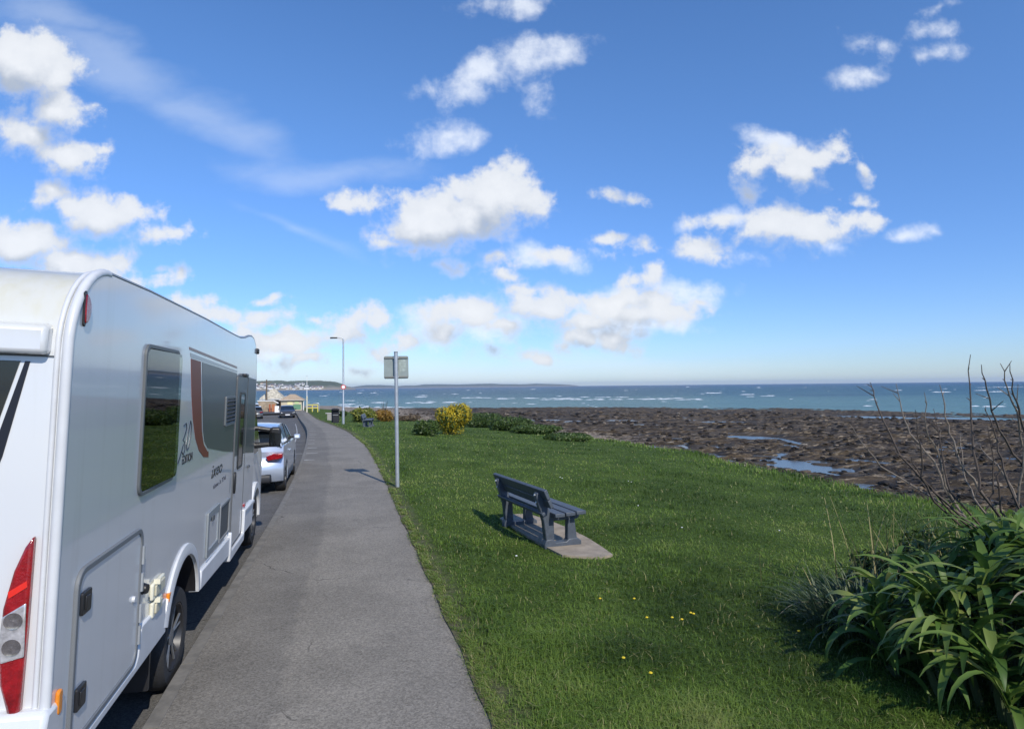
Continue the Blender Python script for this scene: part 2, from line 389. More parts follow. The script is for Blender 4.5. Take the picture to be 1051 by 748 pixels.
def zbeach(X, Y):
    s = xshore(Y) - X; t = np.maximum(0, X - xbank(Y) - 3)
    base = SEA - .12 + 1.0 * np.sign(s) * np.abs(np.clip(s / 105, -1, 1)) ** .8
    base = np.where(s < 0, SEA - .12 + s * .03, base)
    return base + .9 * np.exp(-t / 5.0)

# ------------------------------------------------------------------ setting: land, path, road, beach, sea
def dirt_mat():
    mt = mat('turf_soil', (.04, .06, .02), .9, spec=.1); t = mt.node_tree; b = t.nodes['Principled BSDF']
    o = N(t, 'ShaderNodeTexCoord').outputs['Object']
    n1 = N(t, 'ShaderNodeTexNoise', {'Vector': o, 'Scale': .8, 'Detail': 6.0, 'Roughness': .65}).outputs[0]
    n2 = N(t, 'ShaderNodeTexNoise', {'Vector': o, 'Scale': 22.0, 'Detail': 5.0, 'Roughness': .7}).outputs[0]
    c = MIX(t, MR(t, n1, .35, .68), (.070, .112, .020), (.115, .165, .034))
    c = MIX(t, MR(t, n2, .3, .75), c, (.035, .062, .012))
    sep = N(t, 'ShaderNodeAttribute', attribute_name='bare').outputs['Fac']
    n3 = N(t, 'ShaderNodeTexNoise', {'Vector': o, 'Scale': 9.0, 'Detail': 5.0}).outputs[0]
    c = MIX(t, M(t, 'MULTIPLY', sep, MR(t, n3, .3, .6)), c, (.16, .135, .095))
    t.links.new(c, b.inputs['Base Color'])
    bp = N(t, 'ShaderNodeBump', {'Height': n2, 'Strength': .9, 'Distance': .05}); t.links.new(bp.outputs[0], b.inputs['Normal'])
    return mt
SOIL = dirt_mat()
def strip_mesh(name, Ys, cols, zfun, material, attr=None):
    """cols: function (Y array) -> list of X arrays, left to right"""
    Xs = np.stack(cols(Ys), 1); Yg = np.repeat(Ys[:, None], Xs.shape[1], 1)
    Zg = zfun(Xs, Yg); V = np.stack([Xs, Yg, Zg], -1).reshape(-1, 3); n, m_ = Xs.shape
    i = np.arange(n - 1)[:, None] * m_ + np.arange(m_ - 1)[None]; i = i.ravel()
    o = np_mesh(name, V, np.stack([i, i + 1, i + m_ + 1, i + m_], 1), material, smooth=True)
    if attr is not None:
        a = o.data.attributes.new('bare', 'FLOAT', 'POINT'); a.data.foreach_set('value', attr(Xs, Yg).ravel().astype(np.float32))
    return o
Ys = np.concatenate([np.arange(-12, 20, .12), np.arange(20, 60, .3), np.arange(60, 112, .8)])
wob = lambda Y: .03 * (fbm(Y * 1.7, Y * 0 + 3, 3, 9) - .5) * 2 + .0 * fbm(Y * .8, Y * 0, 2, 4)
dd = np.concatenate([np.linspace(0, 1, 8) ** 1.3 * 1.0, np.linspace(1.2, 11, 34), np.linspace(11.3, 20, 22)])
def vcols(Y):
    a = xr(Y) - .02 + wob(Y); b = xbank(Y); out = []
    k = np.maximum(b - a, 1.5)
    for q_ in dd: out.append(a + (q_ / 12.6) * k if q_ <= 11.2 else b + (q_ - 12.6) * 1.0)
    return out
def vz(X, Y):
    z = zland(X, Y); return z + .012
land = structure(strip_mesh('grass_verge_ground', Ys, vcols, vz, SOIL, attr=lambda X, Y: np.clip(1 - (X - xr(Y)) / .28, 0, 1)))

def asphalt_mat(name, base, alt, seam=True):
    mt = mat(name, base, .88, spec=.25); t = mt.node_tree; b = t.nodes['Principled BSDF']
    o = N(t, 'ShaderNodeTexCoord').outputs['Object']
    fine = N(t, 'ShaderNodeTexVoronoi', {'Vector': o, 'Scale': 95.0}).outputs['Color']
    fine = N(t, 'ShaderNodeSeparateColor', {0: fine}).outputs[0]
    mid = N(t, 'ShaderNodeTexNoise', {'Vector': o, 'Scale': 34.0, 'Detail': 4.0, 'Roughness': .7}).outputs[0]
    big = N(t, 'ShaderNodeTexNoise', {'Vector': o, 'Scale': .9, 'Detail': 6.0, 'Roughness': .65}).outputs[0]
    c = base
    if seam:
        s_ = N(t, 'ShaderNodeAttribute', attribute_name='bare').outputs['Fac']
        n4 = N(t, 'ShaderNodeTexNoise', {'Vector': o, 'Scale': 5.0, 'Detail': 4.0}).outputs[0]
        c = MIX(t, MR(t, M(t, 'ADD', s_, M(t, 'MULTIPLY', M(t, 'SUBTRACT', n4, .5), .22)), .47, .55), base, alt)
    v = M(t, 'ADD', MR(t, fine, .0, 1.0, .72, 1.28, False), M(t, 'MULTIPLY', M(t, 'SUBTRACT', mid, .5), .9))
    v = M(t, 'MULTIPLY', v, MR(t, big, .3, .7, .84, 1.14))
    c = N(t, 'ShaderNodeVectorMath', {0: c, 1: v}, operation='MULTIPLY').outputs[0]
    grit = MR(t, N(t, 'ShaderNodeTexNoise', {'Vector': o, 'Scale': 130.0, 'Detail': 1.0}).outputs[0], .66, .74)
    c = MIX(t, M(t, 'MULTIPLY', grit, .55), c, (.36, .35, .33))
    spot = N(t, 'ShaderNodeTexVoronoi', {'Vector': o, 'Scale': 1.7, 'Randomness': 1.0}).outputs['Distance']
    c = MIX(t, M(t, 'MULTIPLY', MR(t, spot, .022, .012), .7), c, (.03, .03, .03))
    stn = MR(t, N(t, 'ShaderNodeTexNoise', {'Vector': o, 'Scale': 1.6, 'Detail': 7.0, 'Roughness': .72, 'Distortion': .6}).outputs[0], .56, .70)
    c = MIX(t, M(t, 'MULTIPLY', stn, .28), c, (.075, .07, .062))
    wv = N(t, 'ShaderNodeTexNoise', {'Vector': o, 'Scale': 2.2, 'Detail': 4.0}).outputs['Color']
    vo = N(t, 'ShaderNodeVectorMath', {0: wv, 1: (.5, .5, .5), 2: o}, operation='MULTIPLY_ADD').outputs[0]
    ck = N(t, 'ShaderNodeTexVoronoi', {'Vector': vo, 'Scale': .42}, feature='DISTANCE_TO_EDGE').outputs['Distance']
    ckm = M(t, 'MULTIPLY', MR(t, ck, .0045, .0015), MR(t, big, .50, .62))
    c = MIX(t, M(t, 'MULTIPLY', ckm, .75), c, (.035, .033, .03))
    t.links.new(c, b.inputs['Base Color'])
    bp = N(t, 'ShaderNodeBump', {'Height': M(t, 'ADD', fine, mid), 'Strength': .5, 'Distance': .006}); t.links.new(bp.outputs[0], b.inputs['Normal'])
    return mt
PATHM = asphalt_mat('worn_path_asphalt', (.222, .203, .172), (.180, .166, .143))
ROADM = asphalt_mat('road_asphalt', (.115, .112, .108), None, seam=False)
Yr = np.concatenate([np.arange(-14, 30, .5), np.arange(30, 114, 1.0)])
XSEAM = lambda Y: xl(Y) + .81 + .035 * np.sin(Y * .9)
def pcols(Y): return [xl(Y) + .10 + (xr(Y) + .06 - xl(Y) - .10) * k for k in np.linspace(0, 1, 12)]
structure(strip_mesh('footpath', Yr, pcols, lambda X, Y: zp(Y) + 0 * X, PATHM, attr=lambda X, Y: np.clip(.5 + (XSEAM(Y) - X) * .8, 0, 1)))
# kerb stones: a real step of 0.12 m, each kerb length with open joints
def kerb_mat():
    mt = mat('weathered_kerb_stone', (.2, .19, .18), .9, spec=.2); t = mt.node_tree; b = t.nodes['Principled BSDF']
    o = N(t, 'ShaderNodeTexCoord').outputs['Object']; sep = N(t, 'ShaderNodeSeparateXYZ', {0: o})
    n = N(t, 'ShaderNodeTexNoise', {'Vector': o, 'Scale': 6.0, 'Detail': 7.0, 'Roughness': .7}).outputs[0]
    c = MIX(t, MR(t, n, .3, .7), (.135, .128, .115), (.215, .202, .178))
    t.links.new(c, b.inputs['Base Color'])
    bp = N(t, 'ShaderNodeBump', {'Height': n, 'Strength': .4, 'Distance': .01}); t.links.new(bp.outputs[0], b.inputs['Normal']); return mt
KERBM = kerb_mat(); MORTAR = mat('pale_mortar', (.60, .59, .56), .9, var=.2, vscale=20)
kb = MB(); y = -12.0
while y < 110:
    L = .90; y2 = y + L - .012
    p = []
    for yy in (y, y2):
        x0 = float(xl(yy)); z0 = float(zp(yy))
        p += [(x0, yy, z0 - .30), (x0 + .012, yy, z0 - .012), (x0 + .024, yy, z0 + .003), (x0 + .112, yy, z0 + .004), (x0 + .112, yy, z0 - .30)]
    kb.add(p, [(0,1,6,5),(1,2,7,6),(2,3,8,7),(3,4,9,8),(4,3,2,1,0),(5,6,7,8,9)])
    y += L
structure(kb.build('kerb', KERBM, smooth=False))
mk = MB(); y = 18.3
while y < 62:                                     # pale worn joint marks reaching in from the kerb
    x0 = float(xl(y)) + .11; z0 = float(zp(y)) + .012; w = random.uniform(.22, .42); h = random.uniform(.06, .10)
    mk.add([(x0, y, z0), (x0 + w, y + .02, float(zp(y + .02)) + .012), (x0 + w * .92, y + h, float(zp(y + h)) + .012), (x0, y + h * 1.1, float(zp(y + h)) + .012)], [(0, 1, 2, 3)]); y += 1.83
structure(mk.build('path_joint_marks', MORTAR, smooth=False))
structure(strip_mesh('road', Yr, lambda Y: [xl(Y) + .01 - k for k in np.linspace(7.4, 0, 12)], lambda X, Y: zroad(Y) + 0 * X, ROADM))
# white bay lines near the kerb
PAINT = mat('worn_white_road_paint', (.36, .36, .35), .8, var=.45, vscale=9)
ln = MB()
def line(ya, yb, off, w):
    k = max(1, int((yb - ya) / 1.0)); pts = []
    for i in range(k + 1):
        yy = ya + (yb - ya) * i / k; x0 = float(xl(yy)) - off; z0 = float(zroad(yy)) + .005
        pts += [(x0 - w, yy, z0), (x0, yy, z0)]
    ln.add(pts, [(2*i, 2*i+1, 2*i+3, 2*i+2) for i in range(k)])
line(24.5, 58, .45, .055)
for yy in (22.6,): ln.add([(float(xl(yy)) - 2.0, yy, float(zroad(yy)) + .005), (float(xl(yy)) - .05, yy, float(zroad(yy)) + .005), (float(xl(yy)) - .05, yy + .1, float(zroad(yy)) + .005), (float(xl(yy)) - 2.0, yy + .1, float(zroad(yy)) + .005)], [(0, 1, 2, 3)])
structure(ln.build('road_markings', PAINT, smooth=False))
lk = MB()
for i in range(len(Yr) - 1):
    ya, yb = Yr[i], Yr[i + 1]; xa, xb_ = float(xl(ya)) - 7.39, float(xl(yb)) - 7.39; za, zb = float(zp(ya)), float(zp(yb))
    lk.add([(xa, ya, za - .13), (xa, ya, za), (xb_, yb, zb), (xb_, yb, zb - .13), (xa - .12, ya, za), (xb_ - .12, yb, zb)], [(0, 1, 2, 3), (1, 4, 5, 2)])
structure(lk.build('far_kerb', KERBM, smooth=False))
structure(strip_mesh('far_pavement', Yr, lambda Y: [xl(Y) - 9.6, xl(Y) - 7.5], lambda X, Y: zp(Y) - .002 + 0 * X, ROADM))
structure(strip_mesh('inland_ground', np.arange(-14, 113, 1.0), lambda Y: [xl(Y) - 9.55 - k for k in (90, 60, 40, 25, 12, 6, 2, 0)], lambda X, Y: zp(Y) - .01 + .0 * X + .02 * np.maximum(0, -X - 30), SOIL,
                     attr=lambda X, Y: 0 * X))
# promenade end where the road bends inland beyond the cars
structure(strip_mesh('promenade', np.arange(88, 150, 2.0), lambda Y: [0 * Y - 100 + k for k in (0, 40, 70, 80, 88, 93, 95.5 )], lambda X, Y: -1.29 - .05 * np.maximum(0, Y - 92) + 0 * X, ROADM))
dropm = MB().box((-54, 149, -4.5), (110, 2, 1.5)); structure(dropm.build('sea_wall_foot', KERBM))

# rocky beach
def beach_mat():
    mt = mat('weedy_rock', (.05, .04, .03), .7, spec=.3); t = mt.node_tree; b = t.nodes['Principled BSDF']
    o = N(t, 'ShaderNodeTexCoord').outputs['Object']
    st = N(t, 'ShaderNodeMapping', {'Vector': o, 'Scale': (.26, 1.25, 1.0), 'Rotation': (0, 0, R(16))}).outputs[0]
    n1 = N(t, 'ShaderNodeTexNoise', {'Vector': st, 'Scale': .22, 'Detail': 8.0, 'Roughness': .68}).outputs[0]
    n2 = N(t, 'ShaderNodeTexNoise', {'Vector': st, 'Scale': 2.2, 'Detail': 8.0, 'Roughness': .75}).outputs[0]
    n3 = N(t, 'ShaderNodeTexVoronoi', {'Vector': o, 'Scale': 5.0}).outputs['Color']
    n3 = N(t, 'ShaderNodeSeparateColor', {0: n3}).outputs[0]
    sh = N(t, 'ShaderNodeAttribute', attribute_name='bare').outputs['Fac']
    c = MIX(t, MR(t, n1, .40, .60), (.024, .0165, .0085), (.078, .053, .025))
    c = MIX(t, MR(t, n2, .52, .62), c, (.235, .18, .11))
    c = MIX(t, M(t, 'MULTIPLY', MR(t, n2, .58, .70), MR(t, n1, .44, .58)), c, (.40, .34, .26))
    c = MIX(t, MR(t, n2, .46, .36), c, (.010, .009, .008))
    shc = MIX(t, n3, (.14, .105, .07), (.36, .30, .225))
    f = MR(t, M(t, 'ADD', sh, M(t, 'MULTIPLY', M(t, 'SUBTRACT', n2, .5), 1.3)), .42, .62)
    c = MIX(t, f, c, shc)
    t.links.new(c, b.inputs['Base Color'])
    bp = N(t, 'ShaderNodeBump', {'Height': n2, 'Strength': .9, 'Distance': .15}); t.links.new(bp.outputs[0], b.inputs['Normal'])
    return mt
POOLS = [(825,480,30,3.6),(846,487,16,2.6),(812,475,16,2.2),(768,449,20,1.9),(811,453,6,3),(816,459,5,2),(900,425.5,40,1.2),(1010,426.5,50,1.4),(915,489,8,2),(866,484,10,1.6),(700,458,4,1.4),(640,431,16,.9),(985,470,16,1.2),(560,431,14,.8),(745,432,20,.8)]
az = np.linspace(R(-42), R(86), 760); rr = np.exp(np.linspace(math.log(11), math.log(270), 560))
RRg, AZg = np.meshgrid(rr, az, indexing='ij'); BX = RRg * np.sin(AZg); BY = RRg * np.cos(AZg)
base = zbeach(BX, BY)
ca_, sa_ = math.cos(R(16)), math.sin(R(16)); SX = BX * ca_ - BY * sa_; SY = BX * sa_ + BY * ca_
s1 = fbm(SX * .035, SY * .11, 4, 21) * 9; fr = s1 - np.floor(s1)
ledge = np.where(fr < .82, fr / .82, (1 - fr) / .18)
rough1 = 1 - np.abs(fbm(SX * .33, SY * .75, 4, 33) - .5) * 4
rough2 = fbm(SX * .7, SY * 2.4, 4, 55) - .5
inb = np.clip((BX - xbank(BY) - 2) / 8, 0, 1)
BZ = base + inb * ((ledge - .5) * .34 + (rough1 - .4) * .15 + rough2 * .30 + (np.abs(fbm(SX * 1.7, SY * 4.4, 2, 88) - .5) - .2) * .20) + (fbm(BX * .06, BY * .06, 3, 61) - .5) * .5 * inb
POOLW = np.zeros_like(BX)
PZ = base - .22
PN = (fbm(BX * .35, BY * .5, 3, 77) - .5) * 1.1
gp = random.Random(3)
for i_ in range(60):
    py_ = 423 + 60 * gp.random() ** 1.5; POOLS.append((gp.uniform(560, 1045), py_, gp.uniform(4, 11) * (.6 + (py_ - 420) / 60), gp.uniform(.35, .8) * (.5 + (py_ - 420) / 30)))
for (px, py, a, b) in POOLS:
    c0 = at(px, py, -4.35); ex = at(px + a, py, -4.35) - c0; ey = c0 - at(px, py + b, -4.35)
    d1 = BX - c0.x; d2 = BY - c0.y; lx, ly = ex.length, ey.length
    exn = ex / lx; eyn = ey / ly
    e = np.sqrt(((d1 * exn.x + d2 * exn.y) / lx) ** 2 + ((d1 * eyn.x + d2 * eyn.y) / ly) ** 2)
    e = e + PN
    w = np.clip((1.15 - e) / .3, 0, 1); w2 = np.clip((2.3 - e) / 1.0, 0, 1); BZ = BZ * (1 - w2) + np.minimum(BZ, base - .14) * w2; BZ = BZ * (1 - w) + (base - .42) * w; POOLW = np.maximum(POOLW, w)
n, m_ = BX.shape; i = (np.arange(n - 1)[:, None] * m_ + np.arange(m_ - 1)[None]).ravel()
Q = np.stack([i, i + m_, i + m_ + 1, i + 1], 1)
rock = structure(np_mesh('rocky_foreshore', np.stack([BX, BY, BZ], -1).reshape(-1, 3), Q, beach_mat(), smooth=True))
tb = BX - xbank(BY) - 3
shing = np.clip(1.05 - tb / (7 + 18 * np.clip((BY - 18) / 40, 0, 1.6)), 0, 1)
a = rock.data.attributes.new('bare', 'FLOAT', 'POINT'); a.data.foreach_set('value', shing.ravel().astype(np.float32))
def water_mat(name, col, rough, bump, scale, dist):
    mt = mat(name, col, rough, spec=.5); t = mt.node_tree; b = t.nodes['Principled BSDF']; b.inputs['IOR'].default_value = 1.33
    o = N(t, 'ShaderNodeTexCoord').outputs['Object']
    n = N(t, 'ShaderNodeTexNoise', {'Vector': o, 'Scale': scale, 'Detail': 3.0}).outputs[0]
    bp = N(t, 'ShaderNodeBump', {'Height': n, 'Strength': bump, 'Distance': dist}); t.links.new(bp.outputs[0], b.inputs['Normal']); return mt
POOLM = water_mat('pool_water', (.06, .065, .06), .22, .25, 3.0, .02)
k = 4; bx, by, pz = BX[::k, ::k], BY[::k, ::k], PZ[::k, ::k]; n, m_ = bx.shape
i = (np.arange(n - 1)[:, None] * m_ + np.arange(m_ - 1)[None]).ravel(); Q = np.stack([i, i + m_, i + m_ + 1, i + 1], 1)
cx_ = bx.ravel()[Q].mean(1); cy_ = by.ravel()[Q].mean(1)
keep = (cx_ - xbank(cy_) > 9) & (xshore(cy_) - cx_ > 8)
structure(np_mesh('tide_pools', np.stack([bx, by, pz], -1).reshape(-1, 3), Q[keep], POOLM, smooth=True))

# sea
def sea_mat():
    mt = mat('sea_water', (.02, .1, .11), .16, spec=.5); t = mt.node_tree; b = t.nodes['Principled BSDF']; b.inputs['IOR'].default_value = 1.33
    o = N(t, 'ShaderNodeTexCoord').outputs['Object']
    ln_ = N(t, 'ShaderNodeVectorMath', {0: o}, operation='LENGTH').outputs['Value']
    st = N(t, 'ShaderNodeMapping', {'Vector': o, 'Scale': (.35, 1.0, 1.0), 'Rotation': (0, 0, R(12))}).outputs[0]
    big = N(t, 'ShaderNodeTexNoise', {'Vector': st, 'Scale': .0045, 'Detail': 5.0, 'Roughness': .6}).outputs[0]
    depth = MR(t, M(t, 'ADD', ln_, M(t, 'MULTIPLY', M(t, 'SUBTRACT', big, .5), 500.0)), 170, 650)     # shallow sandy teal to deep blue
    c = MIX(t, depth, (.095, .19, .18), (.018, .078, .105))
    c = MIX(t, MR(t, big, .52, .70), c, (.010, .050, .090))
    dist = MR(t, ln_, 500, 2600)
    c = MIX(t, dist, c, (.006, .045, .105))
    chop = N(t, 'ShaderNodeTexNoise', {'Vector': st, 'Scale': .12, 'Detail': 6.0, 'Roughness': .65}).outputs[0]
    t.links.new(c, b.inputs['Base Color']); b.inputs['Roughness'].default_value = .30; b.inputs['Specular IOR Level'].default_value = .28
    rp = N(t, 'ShaderNodeTexNoise', {'Vector': st, 'Scale': .7, 'Detail': 4.0, 'Roughness': .6}).outputs[0]
    bp = N(t, 'ShaderNodeBump', {'Height': M(t, 'ADD', M(t, 'MULTIPLY', chop, 3.0), rp), 'Strength': 1.0, 'Distance': 1.6}); t.links.new(bp.outputs[0], b.inputs['Normal'])
    return mt
sa = np.linspace(R(-75), R(110), 120); sr = np.exp(np.linspace(math.log(40), math.log(12000), 60))
g1, g2 = np.meshgrid(sr, sa, indexing='ij'); n, m_ = g1.shape; i = (np.arange(n - 1)[:, None] * m_ + np.arange(m_ - 1)[None]).ravel()
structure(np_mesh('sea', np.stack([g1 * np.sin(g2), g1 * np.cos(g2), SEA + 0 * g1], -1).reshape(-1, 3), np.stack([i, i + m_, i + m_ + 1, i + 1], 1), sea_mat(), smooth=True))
FOAM = mat('sea_foam', (.80, .83, .84), .8, var=.15, vscale=1)
fo = MB()
def crest(c, length, h, dirx=(1, 0)):
    d = Vector((RT.x, RT.y, 0)).normalized(); d.rotate(Matrix.Rotation(random.uniform(-.25, .25), 3, 'Z')); pr = Vector((-d.y, d.x, 0))
    k = max(3, int(length / 1.2)); pts = []; 
    for i_ in range(k + 1):
        u = i_ / k; w = math.sin(math.pi * min(max(u, .0), 1)) ** .6 * random.uniform(.35, 1.0)
        p = c + d * (u - .5) * length + pr * random.uniform(-.5, .5)
        pts += [p - pr * (1.2 * w + .05) + Vector((0, 0, -.05)), p + Vector((0, 0, h * w)), p + pr * (.9 * w + .05) + Vector((0, 0, -.05))]
    fs = []
    for i_ in range(k):
        a_ = 3 * i_; fs += [(a_, a_+3, a_+4, a_+1), (a_+1, a_+4, a_+5, a_+2)]
    fo.add(pts, fs)
for i_ in range(110):                              # scattered whitecaps
    px = random.uniform(285, 1060); dyy = random.uniform(2.0, 24) ** 1.0
    hz = 396.4 - (px - 525.5) * .0103; py = hz + dyy
    c = at(px, py, SEA)
    if c.x < float(xshore(c.y)) + 6 and c.y < 240: continue
    dist = c.length
    if random.random() < .45 and dist < 500: continue
    s_ = random.random() ** 2.2
    crest(c, (2 + 7 * s_) * min(1.6, max(.6, dist / 350)), (.16 + .26 * s_) * min(2.0, max(.55, dist / 400)))
for (x0, x1, y0, y1) in [(600,640,407.5,408),(515,600,409,408.5),(560,720,410,409.8),(650,700,409.5,408.8),(480,520,408,409),(425,450,414,413.5),(412,432,413.4,413),(440,470,412.6,413),(336,384,417.5,417.6),(350,420,418,418.2),(345,375,415,415.5),(380,400,414,412.5),(355,372,411.5,411.5),(315,345,419.5,419),(880,892,416,416.5),(1010,1051,397.5,397),(770,800,407,406),(1000,1030,417,417.5),(300,325,421,420)]:
    k = max(1, int((x1 - x0) / 9))
    for j in range(k):
        u = (j + random.random()) / k; px = x0 + (x1 - x0) * u; py = y0 + (y1 - y0) * u + random.uniform(-.35, .35)
        c = at(px, py, SEA); crest(c, c.length / F * random.uniform(7, 18), .18 + .2 * random.random())
tag(fo.build('breaking_foam', FOAM, smooth=True, ang=80), 'white foam of breakers and whitecaps scattered over the sea', 'foam', kind='stuff')

# ------------------------------------------------------------------ far hills across the bay
def hill_mat(name, greens, cliff):
    mt = mat(name, greens[0], .95, spec=.1); t = mt.node_tree; b = t.nodes['Principled BSDF']
    o = N(t, 'ShaderNodeTexCoord').outputs['Object']
    v = N(t, 'ShaderNodeTexVoronoi', {'Vector': o, 'Scale': .006}).outputs['Color']; v = N(t, 'ShaderNodeSeparateColor', {0: v}).outputs[0]
    n = N(t, 'ShaderNodeTexNoise', {'Vector': o, 'Scale': .02, 'Detail': 6.0, 'Roughness': .65}).outputs[0]
    c = MIX(t, v, greens[0], greens[1]); c = MIX(t, MR(t, n, .5, .7), c, greens[2])
    z_ = N(t, 'ShaderNodeSeparateXYZ', {0: o}).outputs['Z']
    f = M(t, 'MULTIPLY', MR(t, M(t, 'ADD', z_, M(t, 'MULTIPLY', n, 30.0)), 30, 14), .8)
    c = MIX(t, f, c, cliff); t.links.new(c, b.inputs['Base Color']); return mt
def ridge(name, pts, D, depth, material, seed):
    """pts: photo skyline points; the hill stands D metres away, rising from the water over 'depth' metres"""
    xs = np.arange(pts[0][0], pts[-1][0] + .01, .8 if D < 4000 else 1.2); ysk = np.interp(xs, [p[0] for p in pts], [p[1] for p in pts])
    rows = 16; V = []
    for j in range(rows):
        f = j / (rows - 1)
        for x, yy in zip(xs, ysk):
            d = ray(x, yy); dh = Vector((d.x, d.y, 0)); L = dh.length
            top = CAMH + D * d.z / L; dirn = dh / L; rr_ = D - depth * .55 * (1 - f) + (depth * .6 * (f - .75) * 2 if f > .75 else 0)
            if f <= .75:
                g = f / .75; h = (SEA - 1) + (top - SEA + 1) * (g ** .55) * (1 if g > .99 else (.90 + .2 * float(fbm(np.array([x * .12]), np.array([g * 3 + seed]), 3, seed)[0])))
                h = min(h, SEA - 1 + (top - SEA + 1) * (.25 + .75 * g))
            else: h = top - (f - .75) / .25 * (top - SEA + 2) * .6
            V.append((dirn.x * rr_, dirn.y * rr_, h))
    n_, m__ = rows, len(xs); i = (np.arange(n_ - 1)[:, None] * m__ + np.arange(m__ - 1)[None]).ravel()
    o = np_mesh(name, np.array(V), np.stack([i, i + 1, i + m__ + 1, i + m__], 1), material, smooth=True); return structure(o), V, xs
HG = hill_mat('far_hill', ((.085, .105, .065), (.14, .155, .085), (.055, .07, .05)), (.30, .26, .21))  # both hill palettes paled and greyed to make up for thin haze
HB = hill_mat('farther_headland', ((.10, .12, .10), (.13, .145, .115), (.075, .09, .08)), (.26, .24, .22))
HILLO, HV, HXS = ridge('far_hill', [(150, 389), (200, 391), (250, 391.5), (272, 391), (285, 390.2), (292, 391), (310, 390.8), (330, 390.6), (343, 391.6), (350, 393.5), (356, 396.2), (362, 398.5), (368, 400.0)], 3000, 900, HG, 3)
ridge('far_headland', [(335, 396.5), (352, 396.3), (362, 397), (368, 396.0), (376, 395.2), (390, 394.9), (400, 395.3), (408, 396.2), (416, 395.6), (426, 395.4), (436, 394.4), (450, 394.2), (470, 394.6), (490, 393.9), (505, 393.6), (520, 394.2), (540, 394.2), (552, 393.6), (562, 393.8), (575, 394.2), (584, 394.6), (592, 395.5), (597, 396.5)], 7500, 1500, HB, 11)
WALLW = mat('white_render', (.72, .71, .68), .8); WALLC = mat('cream_render', (.62, .56, .46), .8); SLATE = mat('grey_slate_roof', (.11, .11, .12), .7); TILE = mat('brown_roof', (.22, .13, .09), .8)
def far_house(wm, rm, w, d, h, label):
    o = empty('far_house', label=label, cat='house', group='houses on the far hillside')
    MB().box((0, 0, h / 2 - 1.5), (w, d, h + 3)).build('wall', wm, o)
    MB().prism([(-d / 2 - .4, h), (d / 2 + .4, h), (0, h + d * .42)], 'x', -w / 2 - .3, w / 2 + .3).build('roof', rm, o)
    return o
proto = [far_house(WALLW, SLATE, 12, 8, 6, 'tiny white house with a grey roof in the far hillside town'), far_house(WALLW, SLATE, 18, 8, 6.5, 'tiny long white terrace in the far hillside town'), far_house(WALLC, TILE, 11, 8, 6, 'tiny cream house with a brown roof in the far hillside town')]
used = [0, 0, 0]
from mathutils.bvhtree import BVHTree
HBVH = BVHTree.FromPolygons([v.co.copy() for v in HILLO.data.vertices], [tuple(p.vertices) for p in HILLO.data.polygons])
spots = []
for i_ in range(95):
    px = random.uniform(262, 330); lo = 398.2 - (px - 262) * .012
    if px < 290: py = random.choice([random.uniform(394.2, 397.5), random.uniform(396.5, 399.6)])
    elif px < 302: py = random.uniform(395.6, 399.6)
    elif px < 318: py = random.uniform(394.0, 399.4)
    else: py = random.uniform(397.6, 399.2)
    spots.append((px, py))
for j, (px, py) in enumerate(spots):
    k = [0, 0, 1, 2, 1][j % 5]
    hit = HBVH.ray_cast(Vector((0, 0, CAMH)), ray(px, py).normalized())[0]
    if hit is None: continue
    c = proto[k] if not used[k] else copy_tree(proto[k]); used[k] = 1
    c.location = hit; c.rotation_euler = (0, 0, random.uniform(-.5, .5)); s_ = random.uniform(.5, .95); c.scale = (s_, s_, s_)

# ------------------------------------------------------------------ the air
hz_ = MB().box((0, 0, 27), (25600, 25600, 78)).build('haze', mat('unused', (1, 1, 1)), smooth=False)
hm = bpy.data.materials.new('sea_haze'); hm.use_nodes = True; ht = hm.node_tree; ht.nodes.clear()
pv = N(ht, 'ShaderNodeVolumePrincipled', {'Color': (.68, .82, 1.0, 1), 'Density': 0.7e-4, 'Anisotropy': .1}); ho = N(ht, 'ShaderNodeOutputMaterial'); ht.links.new(pv.outputs[0], ho.inputs['Volume'])
hz_.data.materials.clear(); hz_.data.materials.append(hm); hz_['kind'] = 'stuff'; hz_['label'] = 'thin pale sea haze over the bay'; hz_['category'] = 'haze'

# ------------------------------------------------------------------ motorhome (kerb side wall is the plane x = 0, rear wall y = 0)
mh = empty('motorhome', (-1.14, 2.89, -.12), 0, 'white motorhome with a dark grey side graphic parked against the kerb', 'motorhome')
mh.rotation_euler = (0, R(2.4), 0)
BW = 2.28
def arc(cx, cz, r, a0, a1, k, ex=1.0): return [(cx + r * math.cos(R(a0 + (a1 - a0) * i / k)) * ex, cz + r * math.sin(R(a0 + (a1 - a0) * i / k))) for i in range(k + 1)]
WC = 2.16; WR_ = .345; WZ = .36
roofline = arc(.38, 2.275, .38, 180, 90, 10) + [(1.0, 2.668), (2.5, 2.672), (3.9, 2.66), (4.25, 2.662), (4.55, 2.685), (4.85, 2.728), (5.1, 2.745), (5.3, 2.725), (5.46, 2.665), (5.58, 2.56), (5.66, 2.40), (5.70, 2.2)]
front_lo = [(5.73, 1.9), (5.78, 1.3), (5.80, .50)]
prof = [(.02, .565), (0, .9)] + roofline + front_lo + [(WC + .50, .52)] + arc(WC, .44, .47, 10, 163, 14) + [(WC - .49, .565)]
sh = MB(); sh.prism(prof, 'x', -BW, 0)
shell = sh.build('body_shell', [GEL, BLACKP], mh)
for p in shell.data.polygons:                       # the inside of the wheel housing and the underside
    if len(p.vertices) == 4:
        c = p.center
        if c.z < .93 and (abs(c.y - WC) < .52 or c.z < .47) and abs(p.normal.x) < .3: p.material_index = 1
